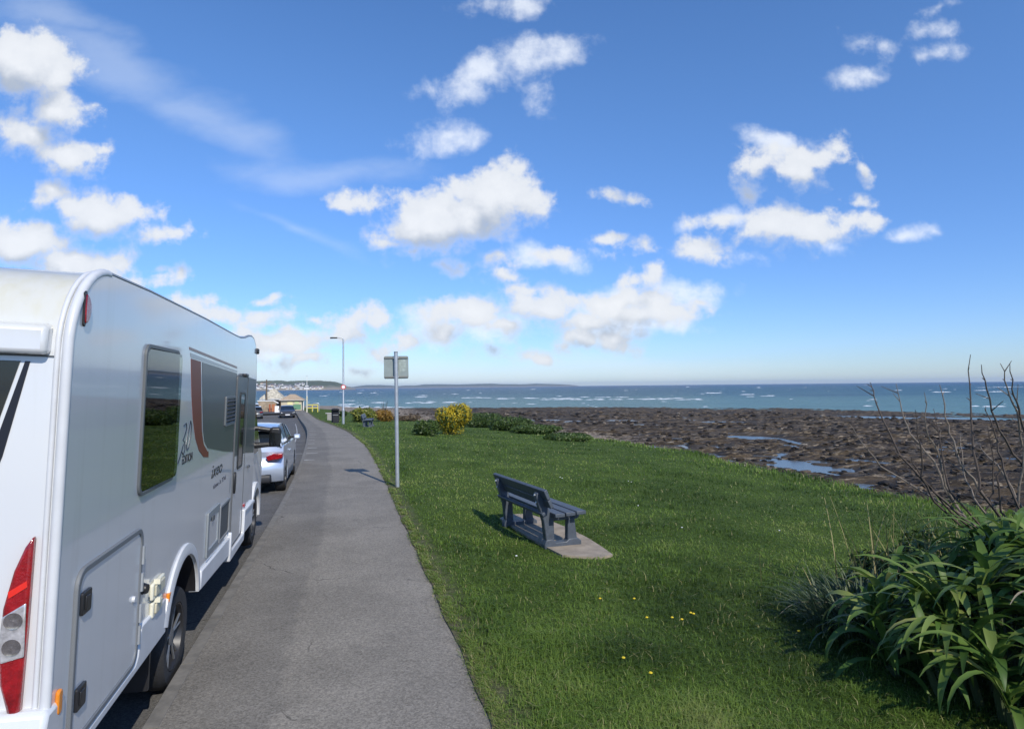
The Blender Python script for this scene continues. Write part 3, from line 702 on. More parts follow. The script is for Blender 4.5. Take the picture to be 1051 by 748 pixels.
# corner trims that follow the rear edge, and the roof rail
def edge_path(off, x, z0=.86): return [(x, -off, z0), (x, -off, 1.5), (x, -off, 2.2)] + [(x, .38 - (.38 + off) * math.cos(R(9 * i)), 2.275 + (.38 + off) * math.sin(R(9 * i))) for i in range(1, 11)]
tr = MB(); tr.tube(edge_path(.004, -.016), .020, 10); tr.tube(edge_path(.002, -.052), .011, 8); tr.build('corner_trim', TRIMW, mh, ang=80)
tr = MB(); tr.tube(edge_path(.002, -BW + .016), .020, 8); tr.build('corner_trim', TRIMW, mh)
rl = MB(); rl.tube([(-.012, y, z + .006) for y, z in roofline[10:]] , .013, 8); rl.build('roof_rail', mat('grey_roof_rail', (.26, .28, .30), .4, metal=.3), mh)
# rear wall
bp_ = MB(); bp_.prism([(-.07, .36), (-.09, .50), (-.08, .80), (-.05, .885), (.12, .885), (.12, .36)], 'x', -BW - .01, .012)
bp_.build('rear_bumper', GEL, mh, bevel=.02)
sp = MB(); sp.prism([(-.055, 2.265), (-.05, 2.375), (.02, 2.395), (.02, 2.26)], 'x', -BW + .075, -.075); sp.build('rear_light_panel', GEL, mh, bevel=.018)
sm = MB(); sm.box((-BW / 2, -.0015, 2.258), (BW - .12, .006, .006)); sm.build('rear_seam', RUBBER, mh)
rw = MB(); rw.prism([(-.176, 2.235), (-.33, 1.62), (-BW + .33, 1.62), (-BW + .176, 2.235)], 'y', -.004, .01); rw.build('rear_window', GLASSD, mh)
bd = MB(); bd.prism([(-.143, 2.235), (-.160, 2.235), (-.245, 1.90), (-.42, 1.30), (-.34, 1.42), (-.215, 1.86)], 'y', -.003, .01); bd.build('rear_stripe', INK, mh)
def tail_light(x0, sgn):
    # outline in (u across from the outer edge, z)
    out = [(.0, 1.555), (.004, 1.2), (.012, .845), (.05, .875), (.082, .99), (.094, 1.13), (.088, 1.28), (.06, 1.42), (.028, 1.51)]
    t = MB(); pl = [(x0 - sgn * u, z) for u, z in out]; t.prism(pl, 'y', -.034, .005); tl = t.build('tail_light', REDL, mh, bevel=.012)
    c = MB(); c.prism([(x0 - sgn * u, z) for u, z in [(.008, 1.30), (.004, 1.095), (.08, 1.075), (.09, 1.15), (.085, 1.25)]], 'y', -.040, -.03); rlz = c.build('reversing_lens', CLEARL, tl, bevel=.006)
    for zb in (1.235, 1.135):
        c = MB(); c.lathe([(.030, -.0415), (.032, -.0435), (.024, -.042), (.010, -.0412), (.001, -.0425)], 'y', (x0 - sgn * .045, 0, zb), 20); c.build('lamp_bowl', mat('chrome_bowl', (.55, .5, .48), .15, metal=.9, var=.3, vscale=60), rlz)
    c = MB(); c.prism([(x0 - sgn * u, z) for u, z in [(.010, 1.385), (.008, 1.36), (.066, 1.32), (.07, 1.345)]], 'y', -.038, -.03); c.build('brake_lens', mat('bright_red_lens', (.75, .03, .02), .1, coat=.6), tl)
tail_light(-.082, 1); tail_light(-BW + .082, -1)
# marker lights
t = MB(); t.prism([(.085 + .055 * math.cos(R(a)) * (1 if math.cos(R(a)) > 0 else .1), 2.465 + .062 * math.sin(R(a))) for a in range(0, 360, 24)], 'x', 0, .012)
ml = t.build('marker_light', REDL, mh, bevel=.005); c = MB(); c.prism([(.074, 2.40), (.088, 2.39), (.10, 2.41), (.10, 2.52), (.088, 2.54), (.074, 2.53)], 'x', 0, .008); c.build('marker_base', BLACKP, ml)
t = MB(); t.prism(rrect(.035, .825, .075, .925, .018), 'x', 0, .016); t.build('side_marker', AMBER, mh, bevel=.006)
t = MB(); t.prism(rrect(1.705, .725, 1.80, .785, .008), 'x', 0, .02); t.build('side_marker', AMBER, mh, bevel=.004)
t = MB(); t.box((-.02, 5.60, 2.60), (.09, .10, .07)); t.build('roof_marker_light', BLACKP, mh, bevel=.015)
# side window
wf = MB(); wf.ring(rrect(.945, 1.535, 1.695, 2.38, .07), rrect(.968, 1.558, 1.672, 2.357, .055), 'x', -.002, .014); fr_ = wf.build('window', mat('window_rubber', (.11, .12, .125), .45), mh, bevel=.003)
b_ = MB(); b_.prism(rrect(.95, 1.54, 1.69, 2.375, .06), 'x', -.001, .002); b_.build('interior_shade_plate', mat('interior_shade', (.035, .035, .032), .8), fr_)  # thin dark plate on the solid wall stands in for the unlit interior
b_ = MB(); b_.box((.005, 1.14, 2.275), (.005, .34, .13)); b_.box((.005, 1.14, 2.205), (.006, .36, .02)); b_.build('blind', mat('grey_blind', (.55, .58, .60), .6), fr_)
b_ = MB(); b_.prism(rrect(-.348, -.3955, .348, .3955, .05), 'x', -.0015, .0015); pn_ = b_.build('pane', ACRYL, fr_); pn_.location = (.020, 1.32, 1.9575); pn_.rotation_euler = (0, 0, R(-1.6))   # turned slightly to keep the sign post out of its reflection
# graphics
def decal(name, poly, m_, h=.0022): t = MB(); t.prism(poly, 'x', 0, h); return t.build(name, m_, mh, smooth=False)
decal('grey_graphic', [(2.41, 2.335), (4.12, 2.285), (4.12, 1.475), (3.6, 1.53), (2.98, 1.612), (2.80, 1.635), (2.66, 1.70), (2.58, 1.80), (2.52, 1.97)], DGREY)
decal('grey_graphic', [(4.915, 2.262), (5.655, 2.24), (5.735, 1.31), (4.915, 1.385)], DGREY)
decal('copper_swoosh', [(2.04, 2.345), (2.365, 2.336), (2.475, 1.97), (2.535, 1.79), (2.63, 1.68), (2.79, 1.61), (2.84, 1.605), (2.85, 1.555), (2.66, 1.575), (2.47, 1.645), (2.32, 1.75), (2.2, 1.91), (2.12, 2.08)], REDD)
decal('brown_pinstripe', [(1.97, 2.425), (4.09, 2.355), (4.09, 2.335), (1.98, 2.405)], BROWND)
decal('grey_band', [(2.01, 2.385), (4.12, 2.312), (4.12, 2.295), (2.03, 2.353)], LGREYD)
# writing
text_obj('EDITION', 'edition_lettering', .085, mh, INK, (.0015, 1.94, 1.60), width=.31)
text_obj('ixeo', 'model_lettering', .165, mh, INK, (.0015, 3.03, 1.35), shear=.25, width=.50)
text_obj('time it 734', 'small_lettering', .06, mh, mat('grey_ink', (.07, .07, .09), .4), (.0015, 3.13, 1.245), width=.62)
n3 = MB()
def stroke(p, r0, r1): n3.tube([(.0008, y, z) for y, z in p], [r0 + (r1 - r0) * abs(i / (len(p) - 1) - .5) * 2 for i in range(len(p))], 6)
stroke([(1.76, 1.665), (1.775, 1.625), (1.82, 1.62), (1.90, 1.69), (1.95, 1.74)], .0045, .003)
stroke([(1.93, 1.87), (2.0, 1.885), (2.02, 1.845), (1.965, 1.79), (1.925, 1.77), (1.985, 1.755), (2.0, 1.70), (1.96, 1.665), (1.915, 1.69)], .003, .004)
stroke([(2.13, 1.895), (2.075, 1.82), (2.04, 1.73), (2.06, 1.685), (2.11, 1.70), (2.155, 1.78), (2.165, 1.86), (2.13, 1.895)], .003, .004)
n3.build('numeral_lettering', INK, mh)
# garage door
gd = MB(); gd.ring(rrect(.165, .60, 1.075, 1.36, .085), rrect(.192, .627, 1.048, 1.333, .07), 'x', -.002, .016); gdo = gd.build('garage_door', mat('door_seal', (.16, .17, .18), .5), mh, bevel=.004)
g_ = MB(); g_.prism(rrect(.190, .625, 1.05, 1.335, .07), 'x', -.001, .009); g_.build('door_panel', GEL, gdo, bevel=.004)
for z in (1.205, .80):
    l_ = MB(); l_.prism(rrect(.21, z - .05, .31, z + .05, .012), 'x', .008, .022); lo_ = l_.build('latch', BLACKP, gdo, bevel=.004)
    l_ = MB(); l_.box((.024, .255, z), (.008, .045, .06)); l_.build('latch_tongue', BLACKP, lo_, bevel=.003)
for z in (1.20, 1.05, .88, .76):
    h_ = MB(); h_.tube([(.018, 1.065, z - .05), (.018, 1.065, z + .05)], .011, 8); h_.build('hinge', STEEL, gdo)
k_ = MB(); k_.tube([(0, 1.16, .985), (.028, 1.155, .985)], [.034, .026], 10); k_.build('door_catch', BLACKP, mh)
k_ = MB(); k_.tube([(.008, .955, .99), (.022, .955, .99)], [.018, .016], 10); k_.build('catch_pin', TRIMW, gdo)
# hook-up sockets
for (ya, yb, za, zb) in ((1.30, 1.56, .865, .965), (1.32, 1.52, .755, .85)):
    h_ = MB(); h_.prism(rrect(ya, za, yb, zb, .015), 'x', 0, .022); s_ = h_.build('hookup_socket', CREAM, mh, bevel=.008)
    h_ = MB(); h_.prism(rrect(ya + .03, za + .02, yb - .03, zb - .015, .01), 'x', .021, .032); h_.build('socket_flap', mat('aged_cream_plastic', (.58, .54, .40), .5, var=.1, vscale=40), s_, bevel=.006)
    h_ = MB(); h_.box((.03, ya + .05, zb + .005), (.035, .02, .03)); h_.build('flap_lug', CREAM, s_)
# service hatch, fridge vents
h_ = MB(); h_.ring(rrect(2.92, .69, 3.44, 1.075, .02), rrect(2.985, .75, 3.385, 1.01, .015), 'x', 0, .016); hh = h_.build('service_hatch', mat('hatch_frame', (.23, .25, .26), .45), mh, bevel=.004)
h_ = MB(); h_.prism(rrect(2.98, .745, 3.39, 1.015, .01), 'x', 0, .008); h_.build('hatch_cover', GEL, hh)
h_ = MB(); h_.box((.018, 3.12, 1.0), (.012, .09, .05)); h_.build('hatch_lock', RUBBER, hh, bevel=.004)
h_ = MB(); h_.ring(rrect(3.50, .68, 4.02, 1.03, .015), rrect(3.525, .705, 3.995, 1.005, .01), 'x', 0, .014); hv = h_.build('fridge_vent', mat('vent_frame', (.22, .23, .24), .5), mh, bevel=.003)
h_ = MB(); h_.prism(rrect(3.52, .70, 4.0, 1.01, .01), 'x', 0, .004); h_.build('mesh_panel', mat('vent_mesh', (.07, .075, .08), .6, var=.25, vscale=160), hv)
h_ = MB(); h_.ring(rrect(3.50, 1.77, 4.06, 2.055, .02), rrect(3.535, 1.80, 4.025, 2.03, .012), 'x', 0, .016); hv = h_.build('fridge_vent', mat('vent_grey', (.13, .145, .155), .5), mh, bevel=.003)
h_ = MB(); h_.prism(rrect(3.53, 1.795, 4.03, 2.035, .01), 'x', 0, .004)
for i in range(6): h_.box((.012, 3.78, 1.822 + .037 * i), (.022, .48, .014), 1, Matrix.Rotation(R(35), 3, 'Y'))
h_.build('louvres', [BLACKP, mat('louvre_grey', (.045, .05, .055), .6)], hv, smooth=False)
sk_ = MB(); sk_.prism([(4.15, 2.66), (4.25, 2.735), (4.85, 2.775), (5.0, 2.72)], 'x', -1.6, -.45); sk_.build('roof_skylight', mat('smoked_skylight', (.30, .28, .24), .25), mh, bevel=.02)
# entry door
dz0, dz1, dy0, dy1 = .47, 2.27, 4.135, 4.90
e_ = MB(); e_.ring(rrect(dy0, dz0, dy1, dz1, .05), rrect(dy0 + .016, dz0 + .016, dy1 - .016, dz1 - .016, .045), 'x', -.002, .012); ed = e_.build('entry_door', RUBBER, mh)
e_ = MB(); e_.prism(rrect(dy0 + .014, dz0 + .014, dy1 - .014, 1.42, .03), 'x', -.001, .008); e_.build('door_panel', GEL, ed)
e_ = MB(); e_.prism([(dy0 + .014, 1.421), (dy1 - .014, 1.385), (dy1 - .014, 2.255), (dy0 + .014, 2.255)], 'x', -.001, .0082); e_.build('door_graphic', DGREY, ed, smooth=False)
e_ = MB(); e_.ring(rrect(4.36, 1.26, 4.70, 2.09, .035), rrect(4.385, 1.285, 4.675, 2.065, .028), 'x', .006, .017); dwf = e_.build('door_window', BLACKP, ed, bevel=.003)
e_ = MB(); e_.prism(rrect(4.38, 1.28, 4.68, 2.07, .03), 'x', .008, .013); e_.build('pane', GLASSD, dwf)
e_ = MB(); e_.prism([(4.205 + .04 * math.cos(R(a)), 1.145 + .115 * math.sin(R(a))) for a in range(0, 360, 20)], 'x', .006, .028); e_.build('door_handle', BLACKP, ed, bevel=.008)
e_ = MB(); e_.box((.018, 4.58, 2.275), (.05, .20, .035)); e_.build('awning_light', BLACKP, mh, bevel=.01)
# skirts, wheel arch
s_ = MB(); s_.prism([(.10, .545), (1.685, .545), (1.67, .66), (1.66, .775), (1.14, .785), (1.10, .63), (1.06, .598), (.10, .598)], 'x', -.06, .014); s_.build('rear_skirt', TRIMW, mh, bevel=.012)
s_ = MB(); s_.prism([(2.70, .50), (4.10, .43), (4.10, .615), (2.72, .655)], 'x', -.06, .022); s_.build('side_skirt', TRIMW, mh, bevel=.012)
s_ = MB(); s_.prism([(4.04, .37), (4.97, .37), (4.99, .44), (5.02, .68), (5.80, .66), (5.82, .70), (4.97, .725), (4.955, .46), (4.115, .46), (4.10, .66), (4.05, .66)], 'x', -.05, .035); s_.build('step_surround', TRIMW, mh, bevel=.012)
s_ = MB(); s_.prism([(5.0, .42), (5.80, .40), (5.81, .655), (5.03, .675)], 'x', -.06, .015); s_.build('side_skirt', TRIMW, mh, bevel=.01)
s_ = MB(); s_.prism(rrect(5.06, .735, 5.16, .775, .01), 'x', 0, .012); s_.build('side_reflector', REDL, mh)
s_ = MB(); s_.box((.012, 5.25, 1.19), (.02, .12, .025)); s_.build('fuel_flap_handle', RUBBER, mh, bevel=.004)
def arch_pts(r, k=20): return [(WC + r * math.cos(R(9 + 155 * i / k)), .44 + r * math.sin(R(9 + 155 * i / k))) for i in range(k + 1)]
o_, i_ = arch_pts(.555), arch_pts(.475)
s_ = MB()
for k in range(len(o_) - 1):
    (y0, z0), (y1, z1), (y2, z2), (y3, z3) = o_[k], o_[k + 1], i_[k + 1], i_[k]
    my0, mz0 = (y0 * .45 + y3 * .55), (z0 * .45 + z3 * .55); my1, mz1 = (y1 * .45 + y2 * .55), (z1 * .45 + z2 * .55)
    b0 = len(s_.v)
    s_.add([(0, y0, z0), (0, y1, z1), (.014, y1 * .97 + y2 * .03, z1 * .97 + z2 * .03), (.014, y0 * .97 + y3 * .03, z0 * .97 + z3 * .03), (.026, my0, mz0), (.026, my1, mz1), (.022, y3, z3), (.022, y2, z2), (-.05, y3, z3), (-.05, y2, z2)],
           [(0, 1, 2, 3), (3, 2, 5, 4), (4, 5, 7, 6), (6, 7, 9, 8)])
ar_ = s_.build('wheel_arch', TRIMW, mh, ang=60)
def weld(o):
    bm = bmesh.new(); bm.from_mesh(o.data); bmesh.ops.remove_doubles(bm, verts=bm.verts, dist=.0006); bmesh.ops.recalc_face_normals(bm, faces=bm.faces); bm.to_mesh(o.data); bm.free()
weld(ar_)
def make_wheel(parent, c, r, w, out, spokes=5, style='alloy'):
    """out = +1: the outer face looks to +x"""
    h = w / 2; s = out
    t = MB(); t.lathe([(r * .66, -h * s), (r * .93, -h * s * .98), (r * .985, -h * s * .8), (r, -h * s * .55), (r, h * s * .55), (r * .985, h * s * .8), (r * .93, h * s * .98), (r * .68, h * s * .94), (r * .655, h * s * .7)], 'x', c, 40)
    wl = t.build('wheel', TYRE, parent)
    t = MB(); t.lathe([(r * .665, h * s * .93), (r * .64, h * s * .9), (r * .60, h * s * .45), (.02, h * s * .40)], 'x', c, 40); t.build('rim', BLKRIM, wl)
    t = MB()
    for k in range(spokes):
        a = 2 * math.pi * k / spokes + .3
        for da in (-.17, .17):
            p0 = Vector((c[0] + h * s * .62, c[1] + r * .14 * math.cos(a), c[2] + r * .14 * math.sin(a))); p1 = Vector((c[0] + h * s * .74, c[1] + r * .62 * math.cos(a + da), c[2] + r * .62 * math.sin(a + da)))
            t.tube([p0, p1], [r * .030, r * .024], 5)
    t.lathe([(r * .17, h * s * .5), (r * .17, h * s * .72), (.001, h * s * .76)], 'x', c, 20)
    t.build('spokes', ALLOY, wl)
    return wl
make_wheel(mh, (-.135, WC, WZ - .015), .345, .225, 1); make_wheel(mh, (-BW + .205, WC, WZ - .015), .345, .225, -1)
mf = MB(); mf.box((-.25, 1.56, .42), (.42, .03, .36)); mf.build('mud_flap', BLACKP, mh)
ub = MB(); ub.box((-BW / 2, 3.0, .52), (BW - .5, 5.6, .30)); ub.box((-BW / 2, 1.0, .44), (.08, 1.4, .10)); ub.build('chassis', BLACKP, mh)
# cab: narrower van front, bonnet and windscreen
def loft(slices, name, mats, parent, ang=40, sel=None):
    """slices: list of equal length closed outlines of 3-D points"""
    b = MB(); n_ = len(slices[0]); vs_ = [p for s in slices for p in s]; fs = []
    for i in range(len(slices) - 1):
        for k in range(n_): fs.append((i*n_+k, i*n_+(k+1) % n_, (i+1)*n_+(k+1) % n_, (i+1)*n_+k))
    fs.append(tuple(range(n_ - 1, -1, -1))); fs.append(tuple((len(slices) - 1) * n_ + k for k in range(n_)))
    b.add(vs_, fs); return b.build(name, mats, parent, ang=ang)
def sliced(profile, half_w, cx, y_mid, y_half, ts, bulge=.05, crown=.03, ctop=1.0):
    out = []
    for t in ts:
        row = []
        for (y, z) in profile:
            e = (y - y_mid) / y_half
            row.append((cx + half_w(z, e) * t, y - e * y_half * bulge * abs(t) ** 3, z - crown * t * t * max(0, min(1, (z - .5) / .6))))
        out.append(row)
    return out
TS = [-1, -.985, -.93, -.8, -.55, -.25, 0, .25, .55, .8, .93, .985, 1]
FWY = 6.33
cabp = [(5.70, .36), (5.70, 2.25), (6.0, 2.2), (6.35, 1.95), (6.95, 1.32), (7.25, 1.18), (7.42, .95), (7.47, .55), (7.42, .30), (FWY + .43, .30)] + arc(FWY, .36, .42, 0, 180, 10)[1:-1] + [(FWY - .43, .34)]
hw = lambda z, e: 1.105 - .10 * max(0, z - 1.1) ** 1.4 - .04 * max(0, e) ** 3
loft(sliced(cabp, hw, -BW / 2, 6.5, 1.0, TS, .10, .03), 'cab', GEL, mh)
ws = MB(); ws.add([(-BW/2 - .82, 6.42, 1.90), (-BW/2 + .82, 6.42, 1.90), (-BW/2 + .90, 6.97, 1.33), (-BW/2 - .90, 6.97, 1.33), (-BW/2 - .82, 6.36, 1.88), (-BW/2 + .82, 6.36, 1.88), (-BW/2 + .9, 6.9, 1.28), (-BW/2 - .9, 6.9, 1.28)], [(0,1,2,3),(7,6,5,4),(0,4,5,1),(1,5,6,2),(2,6,7,3),(3,7,4,0)]); ws.build('windscreen', GLASSD, mh)
for s in (-1, 1):
    c_ = MB(); x0 = -BW / 2 + s * (1.085); c_.prism([(5.86, 1.24), (5.86, 1.84), (6.2, 1.84), (6.62, 1.42), (6.62, 1.24)], 'x', x0 - .02, x0 + .004 * s + .02 * s * .2); c_.build('cab_window', GLASSD, mh)
    c_ = MB(); c_.prism([(7.02, .98), (7.30, .92), (7.36, 1.05), (7.1, 1.17)], 'x', -BW / 2 + s * .80 - .12, -BW / 2 + s * .80 + .12); c_.build('headlight', CLEARL, mh, bevel=.02)
c_ = MB(); c_.prism([(7.40, .30), (7.52, .34), (7.53, .62), (7.42, .70)], 'x', -BW + .2, -.2); c_.build('front_bumper', BLACKP, mh, bevel=.03)
make_wheel(mh, (-.135, FWY, WZ - .015), .345, .215, 1); make_wheel(mh, (-BW + .135, FWY, WZ - .015), .345, .215, -1)
a_ = MB()
o_ = [(FWY + .49 * math.cos(R(a)), .36 + .49 * math.sin(R(a))) for a in range(-5, 186, 12)]; i_ = [(FWY + .405 * math.cos(R(a)), .36 + .405 * math.sin(R(a))) for a in range(-5, 186, 12)]
a_.ring(o_ + i_[::-1], [((p[0] * .5 + q[0] * .5), (p[1] * .5 + q[1] * .5)) for p, q in zip(o_ + i_[::-1], i_ + o_[::-1])], 'x', -.06, -.005); a_.build('wheel_arch', TRIMW, mh)
for s in (-1, 1):                                   # wing mirrors on their arms
    x0 = -BW / 2 + s * (BW / 2)
    t = MB(); cx = x0 + s * .20
    prof_ = rrect(cx - .075, 1.345, cx + .075, 1.60, .045)
    t.prism(prof_, 'y', 6.27, 6.40); mi_ = t.build('wing_mirror', BLACKP, mh, bevel=.03, seg=3)
    t = MB(); t.prism(rrect(cx - .062, 1.36, cx + .062, 1.53, .03), 'y', 6.264, 6.27); t.build('mirror_glass', mat('mirror_glass', (.10, .11, .12), .08, metal=1.0), mi_)
    t = MB(); t.tube([(x0 - s * .17, 6.36, 1.33), (cx, 6.34, 1.37)], [.045, .035], 8); t.tube([(x0 - s * .2, 6.36, 1.60), (cx, 6.34, 1.55)], [.035, .03], 8); t.build('mirror_arm', BLACKP, mi_)

# ------------------------------------------------------------------ cars
def make_car(name, label, paint, L=4.06, W=1.73, H=1.45, wb=2.59, ro=.63, wr=.31, rear_red=True, loc=(0, 0, 0), rz=0, plate=None, hatch=True):
    """y = 0 is the rear bumper, x = 0 the centre line"""
    car = empty(name, loc, rz, label, 'car')
    y1, y2 = ro, ro + wb; A = wr + .055; k = H / 1.45
    def ac(c): return [(c + A * math.cos(R(180 - a)), wr + A * math.sin(R(180 - a))) for a in range(8, 173, 14)]
    low = [(.10, .26), (y1 - A - .01, .22)] + ac(y1) + [(y1 + A + .01, .20), (y2 - A - .01, .20)] + ac(y2) + [(y2 + A + .01, .22), (L - .08, .24), (L - .01, .42), (L - .03, .62), (L - .16, .76), (L - .42, .86 * k), (L - 1.05, .98 * k), (L - 2.1, .97 * k), (.9, 1.00 * k), (.36, 1.02 * k), (.17, 1.0 * k), (.10, .90 * k), (.12, .78 * k), (.03, .66 * k), (.0, .50), (.03, .36)]
    hw_ = lambda z, e: W / 2 * (1 - .10 * max(0, (z - .62)) ** 1.5 - .05 * max(0, .42 - z) * 2 - .03 * abs(e) ** 4)
    loft(sliced(low, hw_, 0, L / 2, L / 2, TS, .085, .03), 'body', paint, car, ang=34)
    gh = [(.20, .99 * k), (.26, 1.08 * k), (.62, 1.36 * k), (.9, 1.395 * k), (1.5, 1.415 * k), (2.05, 1.40 * k), (2.35, 1.34 * k), (L - .98, .97 * k)]
    hg = lambda z, e: W / 2 * (.925 - .40 * max(0, z / k - .95) ** 1.25)
    glass = loft(sliced(gh, hg, 0, L / 2, L / 2, TS, .05, .02), 'windows', GLASSD, car, ang=30)
    ro_ = [(.50, 1.315 * k), (.36, 1.335 * k), (.40, 1.36 * k), (.64, 1.405 * k), (.95, 1.435 * k), (1.5, H), (2.05, 1.432 * k), (2.42, 1.355 * k), (2.38, 1.33 * k), (2.05, 1.39 * k), (.9, 1.385 * k)]
    loft(sliced(ro_, lambda z, e: W / 2 * .76, 0, L / 2, L / 2, TS, .06, .035), 'roof', paint, car, ang=50)
    for s in (-1, 1):
        X = lambda z: s * (hg(z, 0) + .006)
        def side_poly(nm, pts, m_, th=.02):
            b = MB(); n_ = len(pts); b.add([(X(z) , y, z) for y, z in pts] + [(X(z) - s * th, y, z) for y, z in pts], [tuple(range(n_)), tuple(range(2*n_-1, n_-1, -1))] + [(i, (i+1) % n_, n_+(i+1) % n_, n_+i) for i in range(n_)]); return b.build(nm, m_, car, smooth=False)
        side_poly('rear_pillar', [(.22, .99 * k), (.70, .99 * k), (.86, 1.13 * k), (.98, 1.36 * k), (.60, 1.37 * k), (.30, 1.12 * k)], paint)
        side_poly('door_pillar', [(1.86, .98 * k), (1.98, .98 * k), (1.96, 1.39 * k), (1.86, 1.39 * k)], BLACKP)
        side_poly('front_pillar', [(L - 1.14, .98 * k), (L - 1.0, .98 * k), (2.42, 1.34 * k), (2.28, 1.36 * k)], paint)
        b = MB(); b.prism([(L - 1.30, .96 * k), (L - 1.24, 1.075 * k), (L - 1.16, 1.07 * k), (L - 1.2, .95 * k)], 'x', *sorted((s * (W / 2 + .0), s * (W / 2 + .15)))); wm_ = b.build('wing_mirror', paint, car, bevel=.03)
        b = MB(); b.tube([(s * (W / 2 - .12), L - 1.2, .99 * k), (s * (W / 2 + .08), L - 1.22, 1.02 * k)], .03, 6); b.build('mirror_foot', BLACKP, wm_)
        b = MB(); b.box((s * (W / 2 - .004), 1.62, .80 * k), (.03, .17, .03)); b.build('door_handle', paint, car, bevel=.008)
        b = MB(); b.prism([(s * .50, .80 * k), (s * .54, .71 * k), (s * (W / 2 - .035), .76 * k), (s * (W / 2 - .03), .86 * k), (s * .66, .86 * k)], 'y', .02, .34); tl = b.build('tail_light', REDL, car, bevel=.015)
        b = MB(); b.prism([(s * .50, .62 * k), (s * .54, .55 * k), (s * (W / 2 - .14), .62 * k), (s * (W / 2 - .11), .72 * k), (s * .66, .70 * k)], 'y', L - .30, L - .015); b.build('headlight', CLEARL, car, bevel=.02)
        for yw in (y1, y2): make_wheel(car, (s * (W / 2 - .115), yw, wr), wr, .205, s)
    b = MB(); b.box((0, L / 2, .42), (W - .52, L - .5, .34)); b.build('underbody', BLACKP, car)
    b = MB(); b.prism([(.0, .25), (-.004, .36), (.03, .43), (.2, .43), (.2, .24)], 'x', -W / 2 + .26, W / 2 - .26); b.build('rear_valance', BLACKP, car, bevel=.03)
    b = MB(); b.prism([(-.52, .46), (.52, .46), (.52, .60), (-.52, .60)], 'y', L - .03, L + .004); b.build('grille', BLACKP, car, bevel=.01)
    if plate is not None:
        b = MB(); yy = L + .012 if plate == 'front' else -.012
        b.box((0, yy, .40 if plate == 'front' else .60), (.52, .02, .115)); b.build('number_plate', mat('white_plate', (.8, .8, .8), .5) if plate == 'front' else mat('yellow_plate', (.7, .5, .05), .5), car)
    return car
SILVER = mat('silver_car_paint', (.50, .56, .66), .28, metal=.45, coat=.8, var=.02)
DGPAINT = mat('dark_grey_car_paint', (.075, .075, .078), .3, metal=.4, coat=.8)
MGPAINT = mat('grey_car_paint', (.12, .125, .13), .3, metal=.4, coat=.8)
make_car('hatchback', 'silver hatchback parked by the kerb just ahead of the motorhome', SILVER, loc=(-2.03, 14.05, -.23), plate=None)
make_car('oncoming_car', 'dark grey car facing this way further along the kerb', DGPAINT, L=4.3, W=1.74, H=1.46, wb=2.6, loc=(-6.55, 82.5, float(zroad(80))), rz=R(180 + 6), plate='front')
make_car('saloon_car', 'dark car showing its pale tail beyond the motorhome on the far lane', MGPAINT, L=4.4, W=1.78, H=1.44, wb=2.65, loc=(-9.55, 77.0, float(zroad(77))), rz=R(8))
make_car('white_hatchback', 'white car in front of the dark car on the far lane', mat('white_car_paint', (.75, .76, .77), .3, coat=.8), L=4.2, W=1.8, H=1.62, wb=2.6, loc=(-11.0, 86.5, float(zroad(86))), rz=R(8))

# ------------------------------------------------------------------ street furniture
def lathe_post(name, h, r0, r1, m_, parent=None): b = MB(); b.tube([(0, 0, 0), (0, 0, h)], [r0, r1], 14); return b.build(name, m_, parent)
p = Vector((1.09, 12.75, 0)); p.z = Z(p.x, p.y)
sg = empty('road_sign', p - Vector((0, 0, .05)), 0, 'grey sign post with its plate seen from behind at the path edge', 'sign')
lathe_post('post', 2.76, .038, .038, STEEL, sg); b = MB(); b.tube([(0, 0, 2.755), (0, 0, 2.775)], [.041, .036], 14); b.build('post_cap', RUBBER, sg)
b = MB(); b.prism(rrect(-.245, 2.23, .245, 2.69, .035), 'y', .062, .066); pl_ = b.build('sign_plate', ALUB, sg)
b = MB(); b.box((0, .053, 2.655), (.47, .018, .035)); b.box((0, .053, 2.265), (.47, .018, .035)); b.build('channel_rail', mat('dull_rail', (.20, .20, .18), .5, metal=.3), pl_, bevel=.004)
b = MB(); b.box((0, .03, 2.655), (.10, .06, .03)); b.box((0, .03, 2.265), (.10, .06, .03)); b.build('clip', STEEL, sg)
b = MB(); b.add([(.06, .0612, 2.60), (.19, .0612, 2.62), (.20, .0612, 2.40), (.07, .0612, 2.36)], [(0,1,2,3)]); b.build('faded_sticker', mat('faded_sticker', (.30, .35, .32), .6, var=.35, vscale=22), pl_, smooth=False)
sg.rotation_euler = (0, R(-.5), R(-8))
p = Vector((.15, 45.5, 0)); p.z = Z(.15, 45.5)
lp = empty('street_lamp', p, 0, 'tall grey street lamp with a small round sign beside the path', 'street lamp')
lathe_post('base_compartment', 1.0, .085, .085, STEEL, lp); b = MB(); b.tube([(0, 0, 1.0), (0, 0, 1.08), (0, 0, 5.9), (-.03, 0, 6.02), (-.12, 0, 6.07), (-.50, 0, 6.06)], [.085, .062, .05, .048, .045, .04], 12); b.build('column', STEEL, lp)
b = MB(); b.prism([(-.42, 6.02), (-.40, 6.10), (-.85, 6.10), (-.92, 6.05), (-.88, 6.0)], 'y', -.12, .12); lh = b.build('lamp_head', mat('lamp_head_black', (.03, .03, .033), .5), lp, bevel=.02)
b = MB(); b.tube([(.0, -.07, 2.60), (.0, -.082, 2.60)], [.17, .17], 24); rs_ = b.build('round_sign', mat('red_sign_ring', (.55, .03, .03), .5), lp); b = MB(); b.tube([(0, -.083, 2.60), (0, -.087, 2.60)], [.115, .115], 24); b.build('sign_face', mat('white_sign_face', (.78, .78, .78), .5), rs_)
